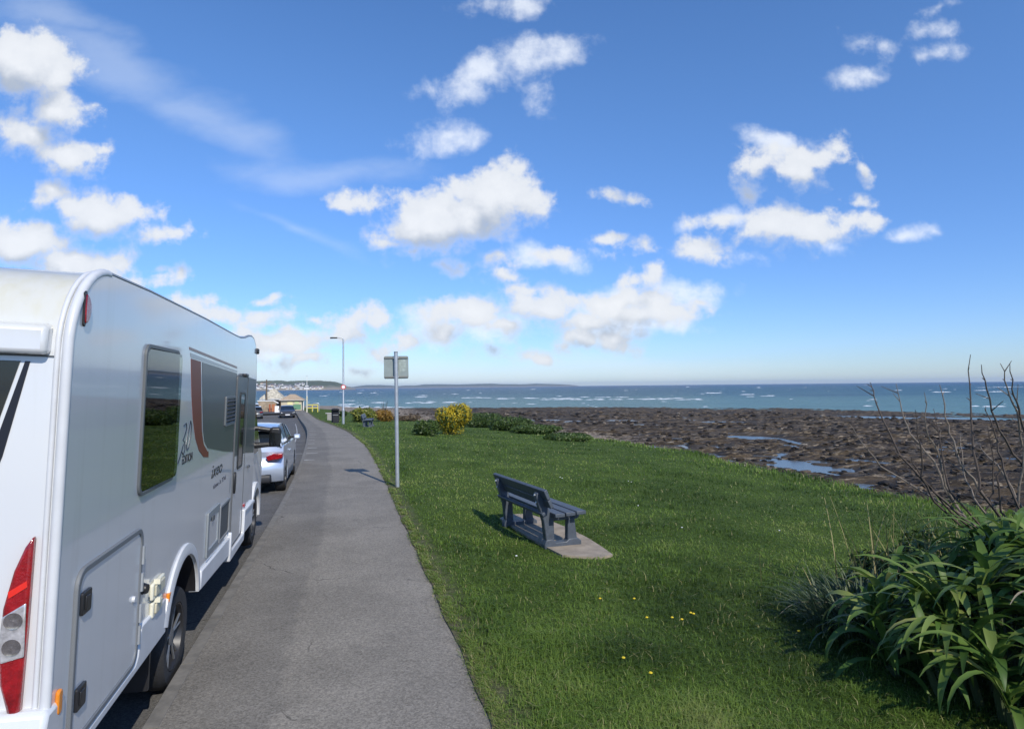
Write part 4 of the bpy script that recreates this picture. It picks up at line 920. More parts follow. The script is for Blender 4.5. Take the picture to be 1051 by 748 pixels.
# litter bin
p = Vector((-.42, 49.0, 0)); p.z = Z(p.x, p.y)
bn = empty('litter_bin', p, 0, 'black litter bin on the grass beside the lamp', 'litter bin')
b = MB(); b.prism(rrect(-.28, -.26, .28, .26, .06), 'z', .06, .78); b.build('body', BLACKP, bn, bevel=.01)
b = MB(); b.prism(rrect(-.24, -.22, .24, .22, .06), 'z', 0, .06); b.build('plinth', RUBBER, bn)
b = MB(); b.box((-.25, 0, .88), (.06, .5, .22)); b.box((.25, 0, .88), (.06, .5, .22)); b.box((0, .22, .88), (.5, .05, .22)); b.build('aperture_posts', BLACKP, bn)
b = MB(); b.prism([(-.31, .98), (.31, .98), (.27, 1.07), (.12, 1.12), (-.12, 1.12), (-.27, 1.07)], 'y', -.29, .29); b.build('lid', BLACKP, bn, bevel=.02)
b = MB(); b.box((0, -.263, .62), (.40, .012, .03)); b.build('band', mat('pale_band', (.35, .36, .36), .5), bn)
# tall thin flagpole and others near the shelter
def pole(name, px, pytop, Y, label, cat, r0, m_, extra=None):
    d = ray(px, 400); t = Y / d.y; x = d.x * t; z0 = Z(x, Y) if x > float(xl(Y)) else -1.32
    top = CAMH + (ray(px, pytop) * (Y / ray(px, pytop).y)).z
    o = empty(name, (x, Y, z0), 0, label, cat); lathe_post('shaft', top - z0, r0, r0 * .55, m_, o)
    return o, top - z0
fp, h = pole('flagpole', 315.0, 386, 89.5, 'thin white pole rising beside the path before the beach huts', 'pole', .06, mat('white_pole', (.74, .75, .75), .5))
lathe_post('sleeve', 2.2, .10, .10, mat('cream_sleeve', (.62, .58, .44), .6), fp)
b = MB(); b.lathe([(.001, h + .05), (.07, h), (.001, h - .07)], 'z', n=10); b.build('finial', STEEL, fp)
tp, h = pole('telegraph_pole', 273.6, 389.5, 104, 'brown wooden telegraph pole behind the beach shelter', 'telegraph pole', .16, mat('weathered_pole_wood', (.14, .11, .08), .9, var=.2)); b = MB(); b.box((0, 0, h - .4), (1.4, .1, .1)); b.build('crossarm', mat('pole_timber', (.15, .12, .09), .9), tp)
# park bench (faces the sea, +x)
def make_bench(loc, rz, label):
    bn = empty('park_bench', loc, rz, label, 'bench', 'benches on the grass')
    # backrest posts lean back towards -x
    def plank(name, c, d, tilt=0, bev=.008): b = MB(); b.box(c, d, rot=Matrix.Rotation(R(tilt), 3, 'Y')); return b.build(name, BENCHM, bn, bevel=bev)
    for y in (-.71, .71):
        b = MB(); b.prism([(-.035, .0), (.085, .0), (.075, .36), (-.085, .70), (-.14, .74), (-.175, .73), (-.185, .68), (-.075, .34)], 'y', y - .05, y + .05)
        b.prism([(.28, .0), (.44, .0), (.39, .36), (.29, .36)], 'y', y - .048, y + .048)
        b.prism([(-.07, -.03), (.49, -.03), (.49, .04), (.43, .085), (.30, .085), (.26, .05), (.10, .05), (.06, .10), (-.04, .10), (-.07, .04)], 'y', y - .060, y + .060)
        b.prism([(-.02, .335), (.44, .335), (.48, .37), (.47, .415), (-.02, .40)], 'y', y - .033, y + .033)
        lg = b.build('leg', BENCHM, bn, bevel=.012)
        b = MB()
        for zz_, xx_ in ((.70, -.175), (.60, -.148)): b.tube([(xx_ - .004, y, zz_), (xx_ - .022, y, zz_ + .006)], .013, 8)
        b.build('bolts', STEEL, lg)
    for i in range(3): plank('seat_plank', (.085 + .16 * i, 0, .442 + .006 * i), (.145, 1.86, .05))
    a = 23
    plank('back_plank', (-.105, 0, .728), (.05, 1.86, .135), -a); plank('back_plank', (-.052, 0, .603), (.05, 1.86, .115), -a)
    plank('lower_rail', (-.10, 0, .452), (.05, 1.62, .045), -a)
    return bn
p = Vector((2.60, 8.80, 0)); p.z = -.165
make_bench(p, R(7.7), 'dark slate blue bench on a concrete pad facing the sea')
p2 = Vector((1.42, 39.6, 0)); p2.z = Z(p2.x, p2.y)
make_bench(p2, R(-8), 'grey bench far along the grass in front of the yellow-green shrub')
CONC = mat('weathered_concrete', (.30, .25, .19), .9, var=.25, vscale=5, bump=.4, bscale=30)
pc = [(513, 534), (521, 528.5), (541, 527), (563, 536), (585, 545), (604, 555), (618, 564), (629, 572), (617, 575), (596, 574), (577, 572.5), (560, 564), (543, 554), (526, 543)]
pv3 = [on_land(*q_) for q_ in pc]
b = MB(); n_ = len(pv3); b.add([(q_.x, q_.y, -.158 - .03 * (q_.x - 2.6)) for q_ in pv3] + [(q_.x, q_.y, -.40) for q_ in pv3], [tuple(range(n_)), tuple(range(2*n_-1, n_-1, -1))] + [(i, (i+1) % n_, n_+(i+1) % n_, n_+i) for i in range(n_)])
structure(b.build('concrete_pad', CONC, smooth=False))
PADC = sum((Vector((q_.x, q_.y)) for q_ in pv3), Vector((0, 0))) / n_
PADPOLY = np.array([(q_.x, q_.y) for q_ in pv3])

# ------------------------------------------------------------------ beach huts and bits at the end of the road
def gnd(px, Y): d = ray(px, 400); return Vector((d.x * Y / d.y, Y, -1.30))
TANR = mat('tan_roof_tiles', (.38, .29, .20), .85, var=.2, vscale=3); CREAMW = mat('cream_painted_wall', (.55, .48, .34), .8, var=.1); STONEW = mat('honey_stone', (.32, .25, .17), .9, var=.35, vscale=2.5)
def hip(b, w, d, z0, z1, over): b.add([(-w/2-over, -d/2-over, z0), (w/2+over, -d/2-over, z0), (w/2+over, d/2+over, z0), (-w/2-over, d/2+over, z0), (-w*.12, 0, z1), (w*.12, 0, z1)], [(0,1,5,4), (1,2,5), (2,3,4,5), (3,0,4), (3,2,1,0)])
s1_ = empty('beach_shelter', gnd(280.5, 106), R(-4), 'open beach shelter with a pale patterned hipped roof at the end of the road', 'shelter')
b = MB(); hip(b, 2.9, 2.9, 1.75, 3.25, .35); b.build('roof', mat('patterned_roof', (.46, .42, .33), .85, var=.5, vscale=3.5), s1_, smooth=False)
b = MB(); b.box((0, 0, 1.66), (3.5, 3.5, .16)); b.build('fascia', WALLW, s1_)
for x in (-1.35, 1.35):
    for y in (-1.35, 1.35): b = MB(); b.box((x, y, .8), (.16, .16, 1.6)); b.build('post', mat('dark_timber', (.07, .05, .035), .8), s1_)
b = MB(); b.box((0, 1.3, .8), (2.6, .1, 1.6)); b.build('back_wall', mat('shelter_back', (.10, .075, .055), .8), s1_)
s2_ = empty('beach_kiosk', gnd(300.5, 100), R(-4), 'beach kiosk with a brown pitched roof and coloured panels beside the path', 'kiosk')
b = MB(); hip(b, 3.0, 2.8, 1.55, 2.45, .28); b.build('roof', TANR, s2_, smooth=False); b = MB(); b.box((0, 0, .78), (2.9, 2.7, 1.56)); b.build('wall', CREAMW, s2_); b = MB(); b.box((0, 0, 1.56), (3.5, 3.3, .08)); b.build('gutter', WALLW, s2_)
b = MB(); b.box((-.2, -1.37, 1.1), (.75, .03, .45)); b.build('menu_board', mat('pale_yellow_board', (.78, .70, .36), .6), s2_); b = MB(); b.box((.75, -1.37, 1.2), (.6, .03, .35)); b.build('menu_board', mat('pale_green_board', (.5, .62, .3), .6), s2_)
b = MB(); b.box((.8, -1.37, .55), (1.1, .03, .75)); b.build('painted_panel', mat('green_panel', (.12, .26, .15), .6), s2_); b = MB(); b.box((1.7, -1.0, .75), (.12, .12, 1.5)); b.build('downpipe', WALLW, s2_)
w_ = empty('stone_wall', gnd(274.5, 97), R(-3), 'low honey stone wall with a pale sloping cap left of the kiosk', 'wall'); b = MB(); b.box((0, 0, .75), (2.5, .4, 1.5)); b.build('masonry', STONEW, w_); b = MB(); b.prism([(-1.35, 1.5), (-1.35, 1.62), (.9, 1.62), (1.55, 1.25), (1.5, 1.12), (.85, 1.5)], 'y', -.26, .26); b.build('coping', WALLW, w_)
for i, (px, colr, lab) in enumerate([(276.9, (.32, .08, .03), 'narrow rust red board leaning at the stone wall'), (280.6, (.40, .15, .06), 'wider orange brown board near the white sandwich board')]):
    o = MB().box((0, 0, .55), (.22 + .25 * i, .06, 1.1)).build('display_board', mat(lab.split()[1] + '_board', colr, .7), None); o.location = gnd(px, 96); tag(o, lab, 'board')
ab = empty('sandwich_board', gnd(284.3, 93), 0, 'small white sandwich board standing near the kiosk', 'sign')
for s in (-1, 1): b = MB(); b.box((0, s * .14, .45), (.55, .03, .92), rot=Matrix.Rotation(R(14 * s), 3, 'X')); b.build('board', WALLW, ab)
yr_ = empty('yellow_railing', gnd(320.5, 92), R(-10), 'yellow painted railing where the path reaches the beach', 'railing'); YEL = mat('yellow_paint', (.70, .58, .10), .6); b = MB()
b.box((0, 0, 1.0), (1.5, .08, .12)); b.box((0, 0, .55), (1.5, .06, .10)); b.build('rail', YEL, yr_)
for x in (-.75, 0, .75): b = MB(); b.box((x, .06, .5), (.10, .08, 1.1)); b.build('post', YEL, yr_)
gr_ = empty('white_barrier', gnd(324.3, 95), R(-8), 'pale metal hoop barrier right of the yellow railing', 'barrier'); b = MB(); b.tube([(-.42, 0, 0), (-.42, 0, 1.05), (-.36, 0, 1.12), (.36, 0, 1.12), (.42, 0, 1.05), (.42, 0, 0)], .05, 8); b.build('hoop', STEEL, gr_); b = MB(); b.tube([(-.42, 0, .55), (.42, 0, .55)], .03, 6); b.build('crossbar', STEEL, gr_)
cbx = empty('utility_cabinet', (-.75, 60.0, Z(-.75, 60.0)), R(-5), 'pale grey cabinet standing on the grass left of the litter bin', 'cabinet'); b = MB(); b.box((0, 0, .33), (.95, .45, .66)); b.build('case', mat('pale_cabinet', (.30, .29, .26), .7, var=.1), cbx, bevel=.02); b = MB(); b.box((0, 0, .69), (1.25, .52, .06)); b.build('top', mat('pink_grey_top', (.48, .44, .43), .7), cbx, bevel=.01)

# ------------------------------------------------------------------ grass: one sheet of real blades
GRASSM = leaf_mat('grass_blades', [(.050, .090, .015), (.122, .205, .031), (.205, .30, .055), (.30, .34, .10), (.46, .40, .20)], rough=.5, trans=.36, spec=.25)
def in_poly(px, py, poly):
    c = np.zeros(len(px), bool); j = len(poly) - 1
    for i in range(len(poly)):
        xi, yi = poly[i]; xj, yj = poly[j]
        c ^= ((yi > py) != (yj > py)) & (px < (xj - xi) * (py - yi) / (yj - yi + 1e-12) + xi); j = i
    return c
def blades(P, h, w, az, lean, curl, tint, name, material, parent=None):
    """one bent blade per row: base quad + tip triangle"""
    n = len(P); ca, sa = np.cos(az), np.sin(az)
    side = np.stack([-sa, ca, 0 * ca], 1) * (w / 2)[:, None]; out = np.stack([ca, sa, 0 * ca], 1)
    m1 = P + out * (h * lean * .35)[:, None] + np.array([0, 0, 1.]) * (h * .6)[:, None]
    tp = P + out * (h * (lean + curl))[:, None] + np.array([0, 0, 1.]) * (h * (1 - .35 * curl))[:, None]
    V = np.stack([P - side, P + side, m1 + side * .8, m1 - side * .8, tp], 1).reshape(-1, 3)
    b = np.arange(n) * 5
    return np_mesh(name, V, np.stack([b, b + 1, b + 2, b + 3], 1), material, np.repeat(tint, 5), parent, False, np.stack([b + 3, b + 2, b + 4], 1))
NB = 420000
u = rng.random(NB); a_, b_, pw = 1.7, 80.0, .55
r_ = (a_ ** -pw + u * (b_ ** -pw - a_ ** -pw)) ** (-1 / pw); th = AV + rng.uniform(R(-44), R(44), NB)
gx, gy = r_ * np.sin(th), r_ * np.cos(th)
edge = gx - (xr(gy) + wob(gy)); bk = xbank(gy) - gx
bare = fbm(gx * 4, gy * 4, 3, 91)
ok = (edge > -.02 + .10 * (bare - .3)) & (bk > -2.2) & (gy < 100) & ~in_poly(gx, gy, PADPOLY.mean(0) + (PADPOLY - PADPOLY.mean(0)) * np.array([.86, .93]) + np.array([.03, 0])) & ((edge > .25) | (bare > .52) | (rng.random(NB) < .35))
gx, gy, r_, edge, bk = gx[ok], gy[ok], r_[ok], edge[ok], bk[ok]; n = len(gx)
tuft = fbm(gx * .9, gy * .9, 4, 13); patch = fbm(gx * .25 + 5, gy * .25, 3, 44); fine = fbm(gx * 3.3, gy * 3.3, 2, 71)
h = .034 + .030 * rng.random(n) + .16 * np.clip(tuft - .52, 0, 1) + .06 * np.clip(fine - .5, 0, 1)
h += np.clip(1 - bk / 2.6, 0, 1) * (.05 + .16 * rng.random(n) * np.clip(fine + .2, 0, 1)); h *= np.clip(.55 + edge / .7, .5, 1)
w = np.maximum(.0042, .00105 * r_) * rng.uniform(.7, 1.3, n)
tint = np.clip(.30 + (patch - .5) * .9 + (tuft - .5) * -1.05 + (fine - .5) * .35 + rng.normal(0, .12, n) + .20 * np.clip(1 - edge / .5, 0, 1), 0, .78)
straw = rng.random(n) < .035 + .10 * np.clip(1 - edge / .35, 0, 1); tint = np.where(straw, rng.uniform(.8, 1, n), tint)
zz = zland(gx, gy) - .004
tag(blades(np.stack([gx, gy, zz], 1), h, w, rng.uniform(0, 2 * np.pi, n), rng.uniform(.1, .7, n), rng.uniform(.1, .9, n), tint, 'grass', GRASSM), 'green mown grass of the verge with longer tufts and dry tips', 'grass', kind='stuff')

# ------------------------------------------------------------------ shrubs
def leaf_cloud(blobs, n, size, material, name, parent, lo=0.0, hi=1.0, shell=.55, elong=1.8, seed=1):
    g = np.random.default_rng(seed); wts = np.array([b[3] * b[4] * b[5] for b in blobs]) ** .67; wts /= wts.sum()
    k = g.choice(len(blobs), n, p=wts); B = np.array(blobs)[k]
    d = g.normal(size=(n, 3)); d /= np.linalg.norm(d, axis=1)[:, None]
    rad = (shell + (1 - shell) * g.random(n)) * (.60 + .80 * fbm(d[:, 0] * 2.5 + k * 3.7, d[:, 1] * 2.5 + d[:, 2] * 1.9, 3, seed))
    P = B[:, :3] + d * B[:, 3:6] * rad[:, None]; keep = P[:, 2] > .02; P, d = P[keep], d[keep]; n = len(P)
    nrm = d + g.normal(size=(n, 3)) * .6; nrm /= np.linalg.norm(nrm, axis=1)[:, None]
    a = np.cross(nrm, g.normal(size=(n, 3))); a /= np.linalg.norm(a, axis=1)[:, None]; b = np.cross(nrm, a)
    s = size * g.uniform(.6, 1.4, n)[:, None]
    V = np.stack([P - a * s * elong / 2, P + b * s * .4 , P + a * s * elong / 2, P - b * s * .4], 1).reshape(-1, 3)
    i = np.arange(n) * 4; t = np.clip(g.normal((lo + hi) / 2, (hi - lo) / 3, n), lo, hi)
    return np_mesh(name, V, np.stack([i, i + 1, i + 2, i + 3], 1), material, np.repeat(t, 4), parent)
GREENL = leaf_mat('dark_shrub_leaves', [(.022, .045, .009), (.060, .105, .020), (.11, .16, .04)], trans=.3)
YGL = leaf_mat('yellow_green_leaves', [(.05, .075, .012), (.16, .19, .03), (.36, .34, .07)], trans=.3)
YELF = leaf_mat('yellow_gorse_flowers', [(.30, .22, .012), (.58, .43, .015), (.72, .58, .06)], rough=.6, trans=.25)
ORL = leaf_mat('orange_brown_leaves', [(.12, .06, .012), (.30, .17, .03), (.42, .27, .06)], trans=.25)
BRNL = leaf_mat('dry_brown_scrub', [(.05, .035, .02), (.12, .085, .05), (.20, .15, .09)], trans=.15)
BARK = mat('shrub_bark', (.07, .055, .04), .85, var=.3, vscale=20)
def shrub(name, px, py, wpx, hpx, label, cat, leaf, nl, size, flower=None, nf=0, seed=1, group=None, fs=.05, lumps=7, Yadd=0):
    p = on_land(px, py); p.y += Yadd; p.z = Z(p.x, p.y); dist = (p - Vector((0, 0, CAMH))).dot(FW); W_, H_ = wpx / F * dist, hpx / F * dist
    o = empty(name, p, 0, label, cat, group); g = random.Random(seed); bl = []
    for i in range(lumps):
        a = 2 * math.pi * i / lumps + g.random(); q_ = .30 * W_ * g.uniform(.5, 1.0)
        s_ = W_ * g.uniform(.20, .30); zc = H_ * g.uniform(.35, .68); sz = min(s_ * 1.05, H_ - zc)
        bl.append((math.cos(a) * q_, math.sin(a) * q_ * .8, zc, s_, s_, max(sz, H_ * .3)))
    bl.append((0, 0, H_ * .45, W_ * .34, W_ * .3, H_ * .52))
    leaf_cloud(bl, nl, size, leaf, 'foliage', o, seed=seed)
    if flower: leaf_cloud([(x, y, z + .03, a * 1.03, b * 1.03, c * 1.04) for x, y, z, a, b, c in bl], nf, fs, flower, 'flowers', o, shell=.88, elong=1.2, seed=seed + 50)
    st = MB()
    for i in range(6):
        a = 2 * math.pi * i / 6 + g.random(); st.tube([(0, 0, -.05), (math.cos(a) * W_ * .12, math.sin(a) * W_ * .12, H_ * .3), (math.cos(a) * W_ * .3, math.sin(a) * W_ * .28, H_ * .72)], [.035, .022, .008], 5)
    st.build('stems', BARK, o); return o
shrub('gorse_bush', 465, 446, 36, 31, 'rounded gorse bush covered in bright yellow flowers', 'gorse bush', GREENL, 5000, .07, YELF, 9000, 3, fs=.06, lumps=9)
shrub('shrub', 438, 447, 28, 16, 'low dark green shrub at the left foot of the yellow gorse', 'shrub', GREENL, 5500, .075, seed=5)
for i, (x, y, w_, h_, lab) in enumerate([(497, 439, 52, 15, 'dark bramble mound just right of the yellow gorse'), (522, 442, 54, 14, 'wide bramble mound second to the right of the yellow gorse'), (550, 446, 52, 10, 'low bramble mound third to the right of the yellow gorse'), (582, 452, 56, 7, 'flat last bramble mound furthest right of the yellow gorse')]):
    shrub('bramble', x, y, w_, h_, lab, 'bramble', GREENL, 9000, .085, seed=20 + i, group='brambles along the bank edge')
shrub('shrub', 374, 433.5, 30, 14.5, 'variegated yellow-green shrub on the grass beyond the lamp', 'shrub', YGL, 4500, .13, seed=31)
shrub('shrub', 394, 432.5, 20, 12.5, 'small orange-brown shrub right of the variegated one', 'shrub', ORL, 3000, .11, seed=33)
shrub('scrub', 418, 432, 36, 6, 'dry brown scrub along the bank behind the sign post', 'scrub', BRNL, 2500, .12, seed=35)
shrub('shrub', 352, 427.5, 9, 6, 'little dark shrub far off between bin and lamp', 'shrub', GREENL, 1200, .12, seed=37)
# leafless twiggy bush behind them
tb_ = empty('twiggy_bush', on_land(394, 430), 0, 'leafless twiggy bush behind the orange-brown shrub', 'bush'); g = random.Random(4); b = MB()
for i in range(16):
    a = g.uniform(0, 6.28); l = g.uniform(1.2, 2.4); s_ = g.uniform(.15, .5); b.tube([(0, 0, -.1), (math.cos(a) * s_ * .5, math.sin(a) * s_ * .5, l * .55), (math.cos(a) * s_ * 1.1, math.sin(a) * s_, l)], [.03, .02, .008], 4)
b.build('twigs', BARK, tb_)

# ------------------------------------------------------------------ foreground strap-leaved plant
LEAFM = leaf_mat('strap_leaves', [(.028, .060, .014), (.075, .145, .026), (.14, .22, .045), (.23, .29, .08), (.42, .37, .13)], rough=.48, trans=.32, spec=.3)
DEADM = leaf_mat('dead_straw_leaf', [(.30, .25, .16), (.42, .36, .26)], rough=.8, trans=.2)
def strap(base, az, e0, bend, L, w, seg=9, fold=.22, twist=0.0):
    """points of one arching leaf: rows of left, keel, right"""
    p = Vector(base); rows = []; ds = L / seg
    for i in range(seg + 1):
        t = i / seg; e = e0 - bend * t ** 1.35; d = Vector((math.cos(az) * math.cos(e), math.sin(az) * math.cos(e), math.sin(e)))
        side = Vector((-math.sin(az), math.cos(az), 0)); nrm = side.cross(d) * -1
        tw = twist * t; side = side * math.cos(tw) + nrm * math.sin(tw)
        ww = w * .5 * (min(1, .55 + 1.6 * t) if t < .3 else (1.03 - ((t - .3) / .7) ** 2.2)); ww = max(ww, .002)
        rows.append((p + side * ww + nrm * ww * fold, p.copy(), p - side * ww + nrm * ww * fold)); p = p + d * ds
    return rows
def leaves_obj(name, rows_list, tints, material, parent):
    V = []; Fq = []; T = []
    for rows, t in zip(rows_list, tints):
        o = len(V)
        for i, r in enumerate(rows): V += [tuple(r[0]), tuple(r[1]), tuple(r[2])]; T += [t, t * .92 + .03, t]
        for i in range(len(rows) - 1):
            a = o + 3 * i; Fq += [(a, a + 1, a + 4, a + 3), (a + 1, a + 2, a + 5, a + 4)]
    return np_mesh(name, np.array(V), np.array(Fq), material, np.array(T), parent, True)
g = random.Random(11)
PX_, PY_ = 4.88, 3.38; pl = empty('strap_leaved_plant', (PX_, PY_, Z(PX_, PY_)), 0, 'large clump of glossy arching strap leaves at the corner of the lawn', 'plant')
rows, tn = [], []; stm = MB()
crowns = []
for i in range(92):
    a = g.uniform(0, 6.28); q_ = 1.34 * math.sqrt(g.random()); crowns.append((q_ * math.cos(a) * 1.05 + .25, q_ * math.sin(a), max(.10, .88 * (1 - (q_ / 1.45) ** 2.0) + g.uniform(-.12, .10))))
for cx, cy, cz in crowns:
    stm.tube([(cx * .8, cy * .8, -.1), (cx * .95, cy * .95, cz * .6), (cx, cy, cz)], [.03, .026, .02], 6)
    oa = math.atan2(cy, cx)
    for j in range(15):
        az_ = j * 2.399 + g.uniform(-.4, .4) + cx * 7; e0 = R(g.uniform(15, 84)); L = g.uniform(.38, .74)
        rows.append(strap((cx, cy, cz - .04 + .01 * j), az_, e0, R(g.uniform(85, 165)), L, g.uniform(.040, .078), fold=g.uniform(.1, .35), twist=g.uniform(-.7, .7)))
        tn.append(min(.78, max(0, g.gauss(.40, .19))) if g.random() > .05 else g.uniform(.8, 1))
leaves_obj('foliage', rows, tn, LEAFM, pl); stm.build('stems', mat('plant_stem', (.05, .07, .025), .7), pl)
dr = [strap((-.55, -.35, .86), R(195), R(30), R(70), .42, .02), strap((-.2, -.9, .35), R(250), R(40), R(120), .5, .03), strap((.15, -1.05, .25), R(220), R(-10), R(60), .5, .025), strap((-.75, .05, .5), R(160), R(20), R(100), .4, .022)]
leaves_obj('dead_leaves', dr, [.3, .6, .9, .5], DEADM, pl)
# finer grey-green tuft at its left side
FINEM = leaf_mat('grey_green_blades', [(.03, .05, .022), (.075, .11, .05), (.14, .17, .09)], rough=.45, trans=.2)
q_ = (4.50, 4.62); tu = empty('iris_tuft', (q_[0], q_[1], Z(*q_)), 0, 'fine grey-green bladed tuft at the left side of the strap-leaved clump', 'plant')
rows, tn = [], []
for i in range(380):
    a = g.uniform(0, 6.28); s_ = .40 * math.sqrt(g.random()); rows.append(strap((s_ * math.cos(a) * 1.1, s_ * math.sin(a), 0), a + g.uniform(-.9, .9), R(g.uniform(48, 88)), R(g.uniform(30, 120)), g.uniform(.36, .66), g.uniform(.010, .020), seg=7, fold=.3)); tn.append(g.random())
leaves_obj('foliage', rows, tn, FINEM, tu)
rows = [strap((g.uniform(-.4, .4), g.uniform(-.5, .3), 0), g.uniform(2, 5), R(g.uniform(40, 70)), R(g.uniform(60, 130)), g.uniform(.5, .75), .014, seg=7) for i in range(9)]; leaves_obj('dead_leaves', rows, [g.random() for _ in rows], DEADM, tu)
# dark leafy undergrowth between the clump and the bare shrub
for i, (x, y, w_, h_, lab) in enumerate([(5.75, 5.1, 1.3, .80, 'dark leafy undergrowth behind the grey-green tuft'), (6.6, 4.5, 1.8, .95, 'dark leafy undergrowth behind the strap-leaved clump')]):
    o = empty('undergrowth', (x, y, Z(x, y)), 0, lab, 'shrub'); gg = random.Random(60 + i)
    leaf_cloud([(gg.uniform(-.4, .4) * w_, gg.uniform(-.35, .35) * w_, h_ * gg.uniform(.3, .55), w_ * .28, w_ * .28, h_ * .42) for _ in range(8)], 9000, .045, GREENL, 'foliage', o, seed=70 + i, elong=2.4)
    st = MB()
    for k in range(5): st.tube([(0, 0, 0), (gg.uniform(-.4, .4) * w_, gg.uniform(-.3, .3) * w_, h_ * .7)], [.02, .008], 5)
    st.build('stems', BARK, o)
# dry grass stalks
STRAWM = leaf_mat('straw_stalks', [(.13, .14, .045), (.26, .24, .09), (.40, .34, .17)], rough=.7, trans=.25)
for i, (x, y, lab, n_) in enumerate([(5.15, 5.05, 'tall dry yellow grass stalks rising behind the grey-green tuft', 45), (6.1, 4.8, 'tall yellowing stalks at the foot of the bare shrub', 90), (4.45, 5.7, 'few thin straw stalks on the open lawn left of the tuft', 5)]):
    o = empty('dry_grass', (x, y, Z(x, y)), 0, lab, 'dry grass'); rows = []; tn = []
    for k in range(n_):
        rows.append(strap((g.gauss(0, .28), g.gauss(0, .22), 0), g.uniform(0, 6.28), R(g.uniform(62, 88)), R(g.uniform(5, 45)), g.uniform(.55, 1.25) * (.6 if i == 2 else 1), g.uniform(.007, .014), seg=6)); tn.append(g.random())
    leaves_obj('stalks', rows, tn, STRAWM, o)
# bare shrub: each stem traced at its own distance from the camera
TW = [mat('grey_twig', (.17, .14, .11), .8, var=.3, vscale=25), mat('dark_twig', (.075, .056, .044), .8, var=.3, vscale=25)]
BR = [([(815,665),(700,570),(560,420),(490,280),(450,180),(440,125)],1,.95), ([(815,665),(740,540),(700,400),(660,310),(652,165)],0,.8), ([(760,600),(690,440),(600,330),(565,240),(540,130)],0,.8),
      ([(755,560),(720,370),(690,230)],1,.6), ([(880,560),(850,400),(835,200),(838,15)],1,1.0), ([(955,665),(870,540),(800,450),(770,360),(740,260),(715,135)],0,1.15),
      ([(1020,590),(960,470),(900,410),(860,360)],0,.8), ([(1100,520),(1051,460),(990,380),(940,280),(900,150),(880,55)],1,1.0), ([(1090,480),(1051,390),(1020,240),(985,150),(957,50)],0,.9),
      ([(1060,330),(1030,230),(1005,150),(995,50)],1,.7), ([(800,650),(600,530),(480,460),(400,360),(355,290)],0,.6), ([(1030,620),(980,500),(950,400),(920,280),(900,220)],1,.75),
      ([(1015,700),(1030,600),(1045,400),(1075,250)],0,1.1), ([(690,600),(650,500),(640,380),(620,235)],1,.6), ([(870,620),(820,520),(800,400),(800,330)],0,.5), ([(960,640),(940,500),(1000,420),(1060,390)],1,.6), ([(760,640),(660,520),(600,440),(480,370)],1,.5), ([(900,640),(930,560),(925,430),(905,300)],1,.5)]
SBX, SBY = 6.75, 4.25; SBZ = Z(SBX, SBY)
bs = empty('bare_shrub', (SBX, SBY, SBZ), 0, 'leafless shrub with grey upright branches against the sea', 'shrub')
base_d = (Vector((SBX, SBY, SBZ + .6)) - Vector((0, 0, CAMH))).dot(FW); g = random.Random(8)
for pts, mi_, th_ in BR:
    dd_ = base_d + g.uniform(-.35, .35); sl_ = g.uniform(-.25, .45); P3 = []
    for i, (u_, v_) in enumerate(pts):
        jx, jy = g.uniform(-2, 2) * (i > 0), 0; P3.append(far(780 + (u_ + jx) / 3.878, 360 + v_ / 3.878, dd_ + sl_ * i / (len(pts) - 1)))
    root = Vector((SBX + g.uniform(-.25, .25), SBY + g.uniform(-.2, .2), SBZ - .05))
    P3 = [root, root.lerp(P3[0], .55) + Vector((0, 0, .05))] + P3
    # refine with slight kinks at the nodes
    Q3 = []
    for i in range(len(P3) - 1):
        for k in range(3): t = k / 3; Q3.append(P3[i].lerp(P3[i + 1], t) + Vector((g.gauss(0, .006), g.gauss(0, .006), g.gauss(0, .004))))
    Q3.append(P3[-1]); n_ = len(Q3); b = MB(); O_ = Vector((SBX, SBY, SBZ))
    rad = [(.017 * (1 - i / (n_ - 1)) ** .8 + .0034) * (.42 + .40 * th_) for i in range(n_)]
    b.tube([p - O_ for p in Q3], rad, 6)
    for i in range(6, n_ - 1):
        if g.random() < .75:
            d = (Q3[i + 1] - Q3[i]).normalized(); sd_ = d.cross(Vector((g.gauss(0, 1), g.gauss(0, 1), g.gauss(0, 1)))).normalized(); l = g.uniform(.012, .05) if g.random() < .8 else g.uniform(.1, .25)
            b.tube([Q3[i] - O_, Q3[i] - O_ + (sd_ * .8 + d * .7) * l], [.006, .0025], 4)
    b.build('branch', TW[mi_], bs)
# dandelions and daisies
PETAL = mat('dandelion_yellow', (.70, .52, .02), .7); WPET = mat('daisy_white', (.75, .75, .72), .7); STG = mat('flower_stalk', (.09, .13, .04), .7)
def flower(name, m_, r, h, label, cat, group):
    o = empty(name, label=label, cat=cat, group=group); b = MB(); b.lathe([(.001, h + .004), (r * .6, h + .006), (r, h), (r * .5, h - .01), (.001, h - .012)], 'z', n=9); b.build('flower_head', m_, o)
    b = MB(); b.tube([(0, 0, -.01), (0, 0, h - .008)], .0025, 5); b.build('stalk', STG, o); return o
dn = flower('dandelion', PETAL, .019, .075, 'small yellow dandelion in the foreground lawn', 'dandelion', 'dandelions in the lawn'); first = True
for (x, y) in [(616, 621), (651, 621), (664, 641), (690, 641), (700, 643), (709, 636), (712, 637), (640, 684), (668, 700), (820, 655)]:
    c = dn if first else copy_tree(dn); first = False; p = on_land(x, y); c.location = (p.x, p.y, Z(p.x, p.y)); c.scale = (.75, .75, .9)
da = flower('daisy', WPET, .015, .06, 'tiny white daisy in the lawn', 'daisy', 'daisies in the lawn'); first = True
